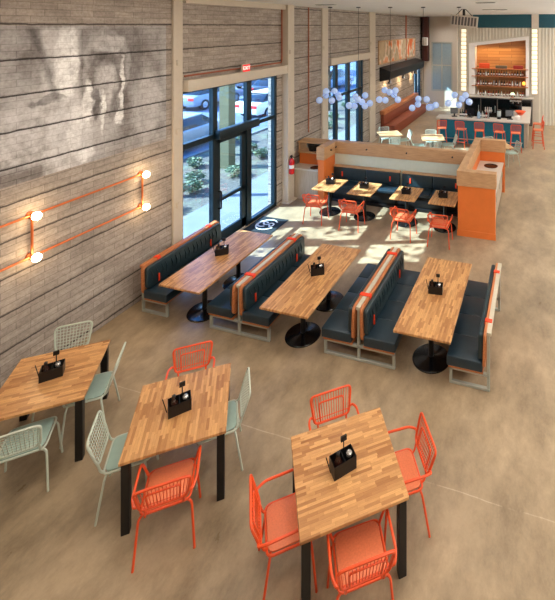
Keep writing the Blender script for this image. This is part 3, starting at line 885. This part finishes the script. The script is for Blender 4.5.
# ------------------------------------------------------------------ bar
br = thing('bar_counter', 'blue fronted bar counter with pale stone top', 'bar counter', (-2.4, 18.0, 0))
MB().box(-1.75, 1.85, .18, .42, 0, 1.04).box(1.55, 1.85, .421, 3.6, 0, 1.04).build('front', M['barteal'], br)
MB().box(1.851, 2.0, .16, 3.6, 0, 1.04).build('end_panel', M['greige'], br)
tp = MB().prism([(-1.9, 0), (2.1, 0), (2.1, 3.6), (1.3, 3.6), (1.3, .65), (-1.9, .65)], 'Z', 1.041, 1.10)
tp.build('countertop', M['stone'], br, bevel=.006, seg=1)
MB().tube([(-1.7, .06, .22), (1.8, .06, .22)], .02).build('foot_rail', M['steel'], br)
bc = thing('back_counter', 'dark back counter with pale stone top under the bottle shelves', 'counter', (-2.0, 22.2, 0))
MB().box(-1.75, 1.75, .02, .48, 0, 1.36).build('cabinet', M['taupe'], bc)
for k in range(4):
    d = MB().box(-1.70 + k * .86, -.9 + k * .86, -.01, .019, .12, 1.30).build('cabinet_door', M['blackgloss'], bc)
    MB().box(-1.0 + k * .86, -.97 + k * .86, -.03, -.011, .6, .95).build('door_handle', M['steel'], d)
MB().box(-1.85, 1.80, -.05, .49, 1.361, 1.41).build('countertop', M['stone'], bc, bevel=.005, seg=1)

ni = thing('bottle_niche', 'amber wood bottle niche in a slanted white frame behind the bar', 'shelving', (-2.0, BY, 0))
def fx_(x): return x + 2.0
l, r = fx_(FL), fx_(FR)
MB().box(l, r, .52, .56, FB, 4.7).build('back_panel', M['plank'], ni, smooth=0)
def top(x): return FTL + (x - l) / (r - l) * (FTR - FTL)
IL, IR = l + .33, r - .17
fr = MB()
fr.prism([(l, FB), (IL, FB), (IL, top(IL)), (l, top(l))], 'Y', -.12, .52)
fr.prism([(IR, FB), (r, FB), (r, top(r)), (IR, top(IR))], 'Y', -.12, .52)
fr.prism([(IL, top(IL) - .16), (IR, top(IR) - .18), (IR, top(IR)), (IL, top(IL))], 'Y', -.12, .52)
fr.build('frame', M['white'], ni, smooth=0)
for z in (2.82, 2.42, 1.90):
    MB().box(IL - .18, IR + .12, -.20, .40, z, z + .035).build('shelf', M['copperwood'], ni)
BX0, BX1 = IL - 2.0 + .08, IR - 2.0 - .08
bcols = {'amber': (150, 74, 30), 'dark': (40, 30, 28), 'clear': (206, 206, 196), 'red': (140, 34, 30), 'green': (52, 74, 44)}
bproto = {}
def bottle(kind, loc, label, group):
    if kind not in bproto:
        t = bproto[kind] = thing('liquor_bottle', label, 'bottle', loc, 0, group)
        MB().lathe([(.038, 0), (.042, .012), (.042, .17), (.018, .225), (.016, .27)], 12).build('body', plain('bottle_' + kind, bcols[kind], .15), t)
        MB().lathe([(.019, .271), (.019, .30)], 10).build('cap', M['black'], t)
        MB().lathe([(.0428, .05), (.0428, .13)], 12).build('paper_label', M['white'], t)
    else:
        dup(bproto[kind], loc, 0, label, group)
KN = list(bcols)
for z, nm in ((2.4555, 'upper'), (1.9355, 'middle'), (1.4105, 'lowest')):
    n = 18
    for i in range(n):
        x = BX0 + (i + .5) * (BX1 - BX0) / n + random.uniform(-.02, .02)
        k = random.choice(KN)
        y = BY + (random.uniform(-.05, .18) if nm != 'lowest' else -.10 + random.uniform(-.05, .05))
        bottle(k, (x, y, z), k + ' bottle standing on the %s bar shelf' % nm, k + ' bottles on the %s bar shelf' % nm)
def shelf_box(name, x, w_, h, col, label, cat='box'):
    o = MB().box(-w_ / 2, w_ / 2, -.1, .1, 0, h).build(name, plain(name, col, .5), bevel=.015)
    o.location = (x, BY + .05, 2.8555); return tag(o, label, cat)
shelf_box('orange_crate', -2.75, .55, .26, (228, 84, 40), 'orange red crate on the left of the top bar shelf', 'crate')
shelf_box('grey_tray', -1.85, .6, .15, (104, 96, 78), 'grey tray in the middle of the top bar shelf', 'tray')
shelf_box('dark_red_crate', -.98, .5, .17, (150, 38, 28), 'dark red crate on the right of the top bar shelf', 'crate')
gl = thing('shelf_lamp', 'glowing amber lamp at the right end of the middle bar shelf', 'lamp', (BX1 - .02, BY - .15, 1.9355))
MB().lathe([(.05, 0), (.05, .02), (.012, .03), (.012, .10)], 14).build('base', M['copper'], gl)
MB().lathe([(.05, .10), (.085, .17), (.06, .26), (.02, .28)], 16).build('shade', glow('amber_glow', (255, 170, 60), 2.5), gl)

for x, lab in ((-3.85, 'left of the bottle niche'), (-.15, 'right of the bottle niche')):
    s_ = thing('marquee_light_column', 'tall column of glowing square lamps ' + lab, 'light', (x, BY, 1.55), 0, 'glowing lamp columns beside the bottle niche')
    yb = -.101 if x > -1 else -.001
    MB().box(-.17, .17, yb - .05, yb, 0, 3.45).build('channel', M['beige'], s_)
    for k in range(15):
        MB().box(-.125, .125, yb - .075, yb - .051, .06 + k * .225, .06 + k * .225 + .18).build('square_lamp', M['lamp'], s_, bevel=.02)

# things standing on the bar
def tap_tower(x, y, lab):
    t = thing('tap_tower', lab, 'beer tap', (x, y, 1.1005))
    MB().lathe([(.06, 0), (.06, .02), (.035, .03), (.035, .30)], 14).box(-.17, .17, -.035, .035, .30, .37).build('tower', M['silver'], t)
    for k in (-.12, -.04, .04, .12):
        MB().tube([(k, -.04, .33), (k, -.10, .33), (k, -.10, .27)], .01).box(k - .012, k + .012, -.11, -.08, .34, .50).build('tap_handle', M['white'], t)
tap_tower(-2.05, 18.42, 'silver beer tap tower in the middle of the bar top')
def register(x, y, lab, rz):
    t = thing('cash_register', lab, 'register', (x, y, 1.1005), rz)
    MB().box(-.12, .12, -.1, .1, 0, .02).box(-.03, .03, -.02, .02, .02, .15).build('stand', M['black'], t)
    MB().box(-.17, .17, -.015, .015, .12, .38, Matrix.Rotation(-.25, 4, 'X')).build('screen', M['blackgloss'], t)
register(-3.55, 18.4, 'black register screen at the left end of the bar top', .3)
register(-2.85, 18.45, 'black register screen left of the beer taps', -.2)
register(-1.15, 18.5, 'black register screen near the right end of the bar top', .2)
wj = thing('water_jug', 'pale blue water jug on the bar top left of the taps', 'jug', (-2.45, 18.3, 1.1005))
MB().lathe([(.06, 0), (.075, .02), (.07, .2), (.05, .24), (.055, .28)], 16).build('body', plain('jug_glass', (168, 196, 220), .15), wj)
MB().tube(fillet([(.06, 0, .22), (.13, 0, .2), (.13, 0, .08), (.07, 0, .05)], .04), .01).build('handle', plain('jug_handle', (168, 196, 220), .2), wj)
ob = thing('orange_bowl', 'orange bowl on the right end of the bar top', 'bowl', (-.75, 19.6, 1.1005))
MB().lathe([(.1, 0), (.24, .14), (.25, .15), (.22, .14), (.08, .02)], 20).build('bowl', M['orange'], ob)
nb = thing('napkin_box', 'white napkin box on the bar top beside the right register', 'box', (-.82, 18.55, 1.1005))
MB().box(-.12, .12, -.09, .09, 0, .14).build('body', M['white'], nb, bevel=.02)
MB().box(-.06, .06, -.005, .005, .14, .2).build('napkin', M['white'], nb)
dl = thing('bar_lamp', 'lamp with a glowing pale green shade on the back counter', 'lamp', (-1.25, 22.27, 1.4105))
MB().lathe([(.08, 0), (.08, .02), (.012, .03), (.012, .16)], 14).build('base', M['copper'], dl)
MB().lathe([(.12, .16), (.11, .20), (.08, .25), (.02, .26)], 18).build('shade', glow('green_white_glow', (226, 244, 206), 1.0), dl)
em = thing('espresso_machine', 'dark espresso machine on the bar return in front of the shelves', 'coffee machine', (-1.0, 20.6, 1.1005))
MB().box(-.28, .28, -.2, .22, .0, .08).box(-.28, .28, .05, .22, .08, .42).box(-.28, .28, -.2, .22, .42, .52).build('body', M['blackgloss'], em, bevel=.01)
MB().tube([(-.12, -.06, .42), (-.12, -.06, .33)], .03).tube([(.12, -.06, .42), (.12, -.06, .33)], .03).build('group_head', M['silver'], em)
MB().box(-.26, .26, -.205, -.2, .43, .5).build('front_plate', M['silver'], em)

for i, k in enumerate(('dark', 'green', 'dark', 'amber', 'dark', 'clear', 'dark', 'red')):
    bottle(k, (-3.3 + i * .085 + (.55 if i > 3 else 0), 18.52 + .03 * (i % 2), 1.1005), k + ' bottle standing on the bar top left of the taps', k + ' bottles on the bar top')
jc = thing('juice_dispenser', 'tall clear dispenser with black lid on the bar top right of the taps', 'dispenser', (-1.6, 18.45, 1.1005))
MB().lathe([(.09, 0), (.09, .06), (.03, .08), (.03, .1)], 16).build('base', M['black'], jc)
MB().lathe([(.07, .101), (.085, .12), (.085, .34), (.08, .35)], 16).build('vessel', plain('vessel_glass', (186, 196, 196), .1), jc)
MB().lathe([(.088, .351), (.088, .38), (.02, .40)], 16).build('lid', M['black'], jc)
# bar stools
def bar_stool(label):
    t = thing('bar_stool', label, 'stool', (0, 0, 0), 0, 'orange stools at the bar'); m = M['orange']
    p = fillet([(-.19, -.19, 0), (.19, -.19, 0), (.19, .19, 0), (-.19, .19, 0)], .06, closed=True)
    MB().prism([(q.x, q.y) for q in p], 'Z', .74, .77).build('seat', M['orangemesh'], t, bevel=.008)
    for sx in (-1, 1):
        for sy in (-1, 1):
            MB().tube([(sx * .16, sy * .16, .74), (sx * .23, sy * .23, 0)], .014).build('leg', m, t)
    MB().tube([(sx * .205, sy * .205, .26) for sx, sy in ((-1, -1), (1, -1), (1, 1), (-1, 1))], .011, 6, True).build('foot_ring', m, t)
    MB().tube(fillet([(-.19, -.18, .76), (-.20, -.23, 1.12), (.20, -.23, 1.12), (.19, -.18, .76)], .06), .014).build('backrest_frame', m, t)
    b = MB()
    for i in range(-6, 7):
        b.tube([(i * .027, -.195, .85), (i * .028, -.23, 1.115)], .006, 5)
    b.tube([(-.19, -.195, .85), (.19, -.195, .85)], .011, 6)
    b.build('backrest_wires', m, t)
    return t
ST = [(-3.95, 17.62, .25, 'leftmost of the five along the blue bar front'), (-3.1, 17.6, -.15, 'second from the left along the blue bar front'),
      (-2.33, 17.62, .05, 'middle one of the five along the blue bar front'), (-1.5, 17.58, -.2, 'fourth from the left along the blue bar front'),
      (-.86, 17.6, .1, 'rightmost along the blue bar front, beside the corner'), (.02, 18.35, PI / 2 + .1, 'nearer one at the right end of the bar'), (.0, 19.5, PI / 2 - .1, 'farther one at the right end of the bar')]
st0 = None
for x, y, r_, where in ST:
    lab = 'orange bar stool, ' + where
    if st0 is None:
        st0 = bar_stool(lab); st0.location = (x, y, 0); st0.rotation_euler = (0, 0, r_)
    else:
        dup(st0, (x, y, 0), r_, lab)

# far dining tables and pale chairs
FT = [((-5.75, 16.05), 'by the far window', .6), ((-3.95, 16.0), 'left of the bar stools', .35), ((-1.4, 15.6), 'behind the orange service station', .5)]
G3 = 'pale green chairs at the tables before the bar'
ft0 = None
for c, where, a in FT:
    lab = 'pale wooden square table ' + where
    if ft0 is None:
        t = ft0 = thing('dining_table', lab, 'table', (c[0], c[1], 0), a, 'square tables before the bar')
        MB().box(-.44, .44, -.44, .44, .72, .75).build('tabletop', butcher('butcher_block_pale', 'X', (232, 200, 156), (204, 160, 112)), t, bevel=.004, seg=1)
        pedestal(t, 0, 0, .28, .72)
    else:
        dup(ft0, (c[0], c[1], 0), a, lab)
def far_chair(c, ang, d, lab):
    n = Vector((math.cos(ang), math.sin(ang)))
    loc, rz = seat_at(c, n, d)
    dup(first['side'], loc, rz, lab, G3)
far_chair(FT[0][0], .6, .85, 'pale green chair on the right of the far window table')
far_chair(FT[0][0], -1.0, .85, 'pale green chair in front of the far window table')
far_chair(FT[0][0], 2.2, .85, 'pale green chair behind the far window table')
far_chair(FT[1][0], 3.5, .85, 'pale green chair left of the table before the bar stools')
far_chair(FT[1][0], -1.2, .85, 'pale green chair in front of the table before the bar stools')
far_chair(FT[1][0], 1.9, .85, 'pale green chair behind the table before the bar stools')
far_chair(FT[1][0], .35, .9, 'pale green chair on the right of the table before the bar stools')
far_chair(FT[2][0], .5, .8, 'pale green chair on the right of the table behind the service station')
far_chair(FT[2][0], 2.1, .85, 'pale green chair behind the table at the service station')

# ------------------------------------------------------------------ bubble pendants
PX = .0307
CL = [((-6.40, 12.2, 2.86), [(-10, 3.5), (-4, -5), (-5.4, 0), (2.7, 4), (4.5, -5), (7.2, -.7), (10, 1)], 'nearest the left wall'),
      ((-5.55, 12.5, 2.70), [(-9, 4), (-4, 5.5), (-3.6, -4), (0, -1.7), (3.6, 1.4), (6.6, -4.8), (7.2, 5), (12, 3)], 'second from the left wall'),
      ((-4.55, 12.75, 2.88), [(-11, 3.5), (-5, 5), (-6, -5), (-.3, -4), (5.5, -5), (3.7, 0), (8.2, 4)], 'in the middle of the row'),
      ((-3.52, 13.0, 2.70), [(-11.5, 6), (-5, -2.5), (-5.5, 4), (3.5, -2.5), (6, 6.5), (8.8, 7), (13, 3.5)], 'second from the bar'),
      ((-2.42, 13.3, 2.76), [(-11.5, 3), (0, 5.5), (-4, -4), (6.5, -5), (10.5, 2.5), (11.5, 3.6), (3, -1)], 'nearest the bar')]
ux, uy = .96, .279
for (c, gs, where) in CL:
    t = thing('bubble_pendant', 'pendant lamp of pale blue glass globes, ' + where, 'pendant lamp', c, 0, 'bubble pendants over the half wall')
    MB().lathe([(.07, CZ - c[2] - .03), (.07, CZ - c[2])], 16).build('ceiling_plate', M['black'], t)
    MB().tube([(0, 0, .15), (0, 0, CZ - c[2] - .03)], .006, 6).build('cord', M['black'], t)
    st = MB(); pts = []
    for i, (a, b) in enumerate(gs):
        dp = ((i * 37) % 11 - 5) * .035
        p = (a * PX * ux - dp * .279, a * PX * uy + dp * .96, -b * PX)
        pts.append(p); st.tube([(0, 0, .15), (p[0] * .5, p[1] * .5, p[2] * .4 + .07), p], .007, 6)
    st.build('stem', M['silver'], t)
    for p in pts: MB().ball(p, .105, 16, 10).build('glass_globe', M['globe'], t)

# ceiling fittings
hu = thing('unit_heater', 'grey louvred unit heater hanging from the ceiling before the bar', 'heater', (-2.55, 15.0, 5.08), math.radians(6))
tilt = Matrix.Rotation(math.radians(6), 4, 'Y')
MB().box(-.48, .48, -.2, .2, 0, .40, tilt).build('housing', M['beige'], hu, bevel=.01)
for k in range(8):
    x0 = -.43 + k * .112
    MB().box(x0, x0 + .075, -.215, -.201, .05, .35, tilt).build('louvre', M['taupe'], hu)
MB().tube([(-.3, 0, .4), (-.06, 0, CZ - 5.08)], .014).tube([(.3, 0, .38), (.06, 0, CZ - 5.08)], .014).tube([(.0, .1, .4), (.0, .1, CZ - 5.08)], .05).build('hanger', M['black'], hu)
def vent(x, y, w_, d, lab):
    t = thing('ceiling_vent', lab, 'vent', (x, y, CZ), 0, 'dark slot vents in the ceiling')
    MB().box(-w_ / 2, w_ / 2, -d / 2, d / 2, -.012, -.0005).build('frame', M['steel'], t)
    MB().box(-w_ / 2 + .02, w_ / 2 - .02, -d / 2 + .02, d / 2 - .02, -.016, -.0125).build('slot', M['black'], t)
vent(-1.3, 11.0, .5, .22, 'dark slot vent in the ceiling above the right of the room')
vent(-1.5, 15.6, .9, .25, 'dark slot vent in the ceiling between the heater and the bar')
vent(-5.8, 10.8, .6, .2, 'dark slot vent in the ceiling beside the second column')

# ------------------------------------------------------------------ outdoors
struct(MB().box(-9.1, -7.4, -10, 45, -.12, 0).build('sidewalk', M['concrete_out'], smooth=0))
struct(MB().box(-12.9, -9.1, -10, 45, -.12, -.01).build('gravel_ground', M['gravel'], smooth=0))
struct(MB().box(-60, -13.1, -10, 80, -.2, -.08).build('parking_ground', M['asphalt'], smooth=0))
struct(MB().box(-13.1, -12.9, -10, 45, -.2, .06).build('kerb', M['concrete_out'], smooth=0))
struct(MB().box(-11.0, -10.6, 12.55, 12.9, -.02, 5.2).build('outdoor_pillar', M['pillar'], smooth=0))

def car(loc, rz, rgb, label, suv=False):
    t = thing('parked_car', label, 'car', loc, rz, 'cars parked outside the glass door')
    paint = plain('car_paint', rgb, .25, .1, var=.01)
    h = 1.62 if suv else 1.40
    body = [(-2.25, .30), (2.2, .30), (2.25, .62), (2.1, .78), (1.1, .92), (-1.75 if suv else -1.4, .96), (-2.2, .92), (-2.28, .6)]
    MB().prism(body, 'X', -.88, .88).build('body', paint, t, bevel=.07, seg=3)
    cab = [(1.05, .90), (.35, h - .06), (-1.2 if not suv else -1.7, h - .06), (-1.85 if not suv else -2.1, .92)]
    m = MB(); n = 4
    vs = [(-.82, a, b) if b < 1 else (-.62, a, b) for a, b in cab] + [(.82, a, b) if b < 1 else (.62, a, b) for a, b in cab]
    m.add(vs, [(0, 1, 2, 3)[::-1], (4, 5, 6, 7), (0, 1, 5, 4)[::1], (1, 2, 6, 5), (2, 3, 7, 6), (3, 0, 4, 7)])
    m.build('cabin_glass', M['carglass'], t, bevel=.03)
    MB().box(-.60, .60, cab[2][0] - .02, cab[1][0] + .02, h - .07, h).build('roof', paint, t, bevel=.03)
    for sx in (-1, 1):
        for y in (-1.4, 1.38):
            mx = Matrix.Translation((sx * .80, y, .32)) @ Matrix.Rotation(PI / 2, 4, 'Y')
            wl = MB().lathe([(.2, -.1), (.32, -.1), (.33, 0), (.32, .1), (.2, .1)], 22, mx=mx).build('wheel', M['tyre'], t)
            MB().lathe([(.2, -.105), (.2, .105)], 18, mx=mx).build('hub', M['silver'], wl)
        MB().box(sx * .62 - .2, sx * .62 + .2, -2.30, -2.2, .66, .82).build('tail_light', M['exit'], t, bevel=.02)
        MB().box(sx * .62 - .2, sx * .62 + .2, 2.12, 2.235, .58, .70).build('headlight', M['white'], t, bevel=.02)
    return t
Zc_ = -.08
car((-20.7, 22.8, Zc_), .0, (140, 150, 164), 'silver sedan parked farthest left beyond the glass')
car((-14.6, 14.6, Zc_), .1, (150, 160, 168), 'grey sedan parked nearest the gravel bed')
car((-15.3, 21.9, Zc_), -.1, (240, 240, 240), 'white sedan parked beyond the tall door glass')
car((-19.0, 27.5, Zc_), .1, (52, 62, 78), 'dark blue car parked behind the white sedan')
car((-23.2, 31.0, Zc_), .1, (92, 104, 122), 'grey blue wagon parked at the back of the lot', True)
car((-16.5, 32.0, Zc_), .0, (120, 132, 150), 'pale blue wagon parked behind the dark blue car', True)

def leaves(n, c, r, size, seed):
    rd = random.Random(seed); m = MB()
    for _ in range(n):
        while True:
            q = Vector((rd.uniform(-1, 1), rd.uniform(-1, 1), rd.uniform(-1, 1)))
            if .25 < q.length < 1: break
        p = Vector((c[0] + q.x * r[0], c[1] + q.y * r[1], c[2] + q.z * r[2]))
        mx = Matrix.Translation(p) @ Matrix.Rotation(rd.uniform(0, 6.3), 4, 'Z') @ Matrix.Rotation(rd.uniform(-1.2, 1.2), 4, 'X')
        s = size * rd.uniform(.6, 1.3)
        m.add([(-s, 0, 0), (0, -s * .45, .15 * s), (s, 0, 0), (0, s * .45, .15 * s)], [(0, 1, 2, 3)], mx)
    return m
def tree(loc, h, rad, n, label, seed, size=.14, mat='leaf'):
    t = thing('street_tree', label, 'tree', loc, 0, 'trees outside the windows')
    MB().tube([(0, 0, 0), (.05, .02, h * .4), (0, .05, h * .8)], [.14, .11, .05], 10).tube([(.05, .02, h * .4), (.5, .3, h * .75)], [.07, .03], 8).tube([(.05, .02, h * .45), (-.5, -.3, h * .8)], [.07, .03], 8).build('trunk', M['bark'], t)
    leaves(n, (0, 0, h * .86), (rad, rad, h * .28), size, seed).build('foliage', M[mat], t, smooth=0)
tree((-11.6, 6.6, 0), 6.4, 1.7, 190, 'leafy tree outside, left of the glass door', 3)
tree((-11.8, 9.6, 0), 7.0, 1.5, 110, 'leafy tree outside, beyond the glass door', 5)
tree((-11.9, 13.9, 0), 7.0, 1.7, 200, 'leafy tree outside, left of the far window', 8)
tree((-12.2, 23.0, 0), 4.4, 1.7, 900, 'leafy tree seen through the far window', 11)
tree((-16.0, 38.0, 0), 6.0, 3.2, 1600, 'broad tree at the back of the car park', 12, .22)
tree((-27.0, 40.0, 0), 6.5, 3.4, 1600, 'wide tree behind the parked cars', 13, .24)
bp = None
BU = [(-10.78, 11.2), (-10.2, 10.5), (-9.9, 12.0), (-11.2, 14.5), (-11.9, 12.4), (-10.3, 14.0), (-11.5, 16.5), (-10.0, 19.0), (-10.8, 21.0), (-11.5, 24.0), (-9.8, 9.2), (-10.9, 9.8), (-12.4, 15.6), (-11.9, 18.2)]
WH = ['gravel bed behind the left pane', 'gravel bed nearest the sidewalk', 'gravel bed behind the door glass', 'gravel bed behind the right pane'] 
for i, (x, y) in enumerate(BU):
    lab = 'small grey green shrub growing in the gravel bed outside'
    if bp is None:
        bp = thing('small_shrub', lab, 'shrub', (x, y, -.01), 0, 'shrubs in the gravel bed')
        MB().tube([(0, 0, 0), (.02, 0, .2)], .02, 6).build('stem', M['bark'], bp)
        leaves(220, (0, 0, .2), (.3, .3, .2), .07, 21).build('foliage', M['leafpale'], bp, smooth=0)
    else:
        o = dup(bp, (x, y, -.01), i * 1.3, lab)
struct(MB().box(-46, -45, -10, 80, -.1, 3.4).build('far_building', M['concrete_out'], smooth=0))

# ------------------------------------------------------------------ light
def area(name, loc, sx, sy, power, rgb, rot=(0, 0, 0)):
    d = bpy.data.lights.new(name, 'AREA'); d.shape = 'RECTANGLE'; d.size = sx; d.size_y = sy; d.energy = power; d.color = lin(rgb)[:3]
    o = bpy.data.objects.new(name, d); COL.objects.link(o); o.location = loc; o.rotation_euler = rot; return o
for i, (x, y) in enumerate([(-4.6, 1.5), (-1.4, 1.5), (2.4, 1.5), (-4.6, 5.0), (-1.4, 5.0), (2.4, 5.0)]):
    area('front_fill', (x, y, CZ - .03), 1.2, 1.2, 60, (255, 244, 228))  # added fill light over the front of the room, no fixture modelled
for y in (2.0, 7.0, 12.0, 17.0, 20.5):
    d = bpy.data.lights.new('side_fill', 'POINT'); d.energy = 75; d.shadow_soft_size = .25; d.color = lin((255, 250, 244))[:3]  # unseen fill added on the right to brighten ceiling and walls
    o = bpy.data.objects.new('side_fill', d); COL.objects.link(o); o.location = (3.6, y, 4.6)
for x, y in [(-4.6, 9.0), (-1.4, 9.0), (-4.4, 14.0), (.6, 14.0), (-3.4, 20.0), (-.5, 20.0), (3.0, 19.0), (-5.6, 22.0), (-5.4, 24.6)]:
    d = bpy.data.lights.new('overhead_fill', 'SPOT'); d.energy = 60 if (y == 9.0 or y == 14.0) else 190; d.spot_size = math.radians(150); d.spot_blend = 1; d.shadow_soft_size = .15; d.color = lin((255, 251, 246))[:3]  # fill spots added under the ceiling, without fixtures of their own
    o = bpy.data.objects.new('overhead_fill', d); COL.objects.link(o); o.location = (x, y, CZ - .06)
area('upward_fill', (4.4, 12.0, 4.3), 1.0, 20.0, 900, (250, 250, 250), (PI, 0, 0))  # unseen area light added facing up, to lift the ceiling
for y in (19.1, 21.3, 23.5):
    d = bpy.data.lights.new('canopy_lamp', 'POINT'); d.energy = 14; d.shadow_soft_size = .06; d.color = lin((255, 214, 160))[:3]
    o = bpy.data.objects.new('canopy_lamp', d); COL.objects.link(o); o.location = (WX + .25, y, 2.22)
d = bpy.data.lights.new('niche_lamp', 'AREA'); d.shape = 'RECTANGLE'; d.size = 2.2; d.size_y = .2; d.energy = 20; d.color = lin((255, 206, 140))[:3]
o = bpy.data.objects.new('niche_lamp', d); COL.objects.link(o); o.location = (-2.0, BY + .1, 4.0); o.rotation_euler = (0, 0, 0)

sun = bpy.data.lights.new('sun', 'SUN'); sun.energy = 34.0; sun.angle = math.radians(.6); sun.color = lin((255, 250, 240))[:3]
so = bpy.data.objects.new('sun', sun); COL.objects.link(so)
dv = Vector((1.0, .35, -.77)).normalized()
so.rotation_euler = dv.to_track_quat('-Z', 'Y').to_euler()

wd = bpy.data.worlds.new('sky'); S.world = wd; wd.use_nodes = True
nt = wd.node_tree; bg = nt.nodes['Background']
tc = nt.nodes.new('ShaderNodeTexCoord'); spx = nt.nodes.new('ShaderNodeSeparateXYZ'); nt.links.new(tc.outputs['Generated'], spx.inputs[0])
nt.links.new(ramp(nt, spx.outputs[2], lin((196, 222, 250)), lin((100, 160, 240)), 0.0, 0.6), bg.inputs[0])
bg.inputs[1].default_value = 6.5

S.view_settings.view_transform = 'Standard'; S.view_settings.look = 'None'
S.view_settings.exposure = 0.0; S.view_settings.gamma = 1.0; S.view_settings.use_curve_mapping = False
S.cycles.use_denoising = True
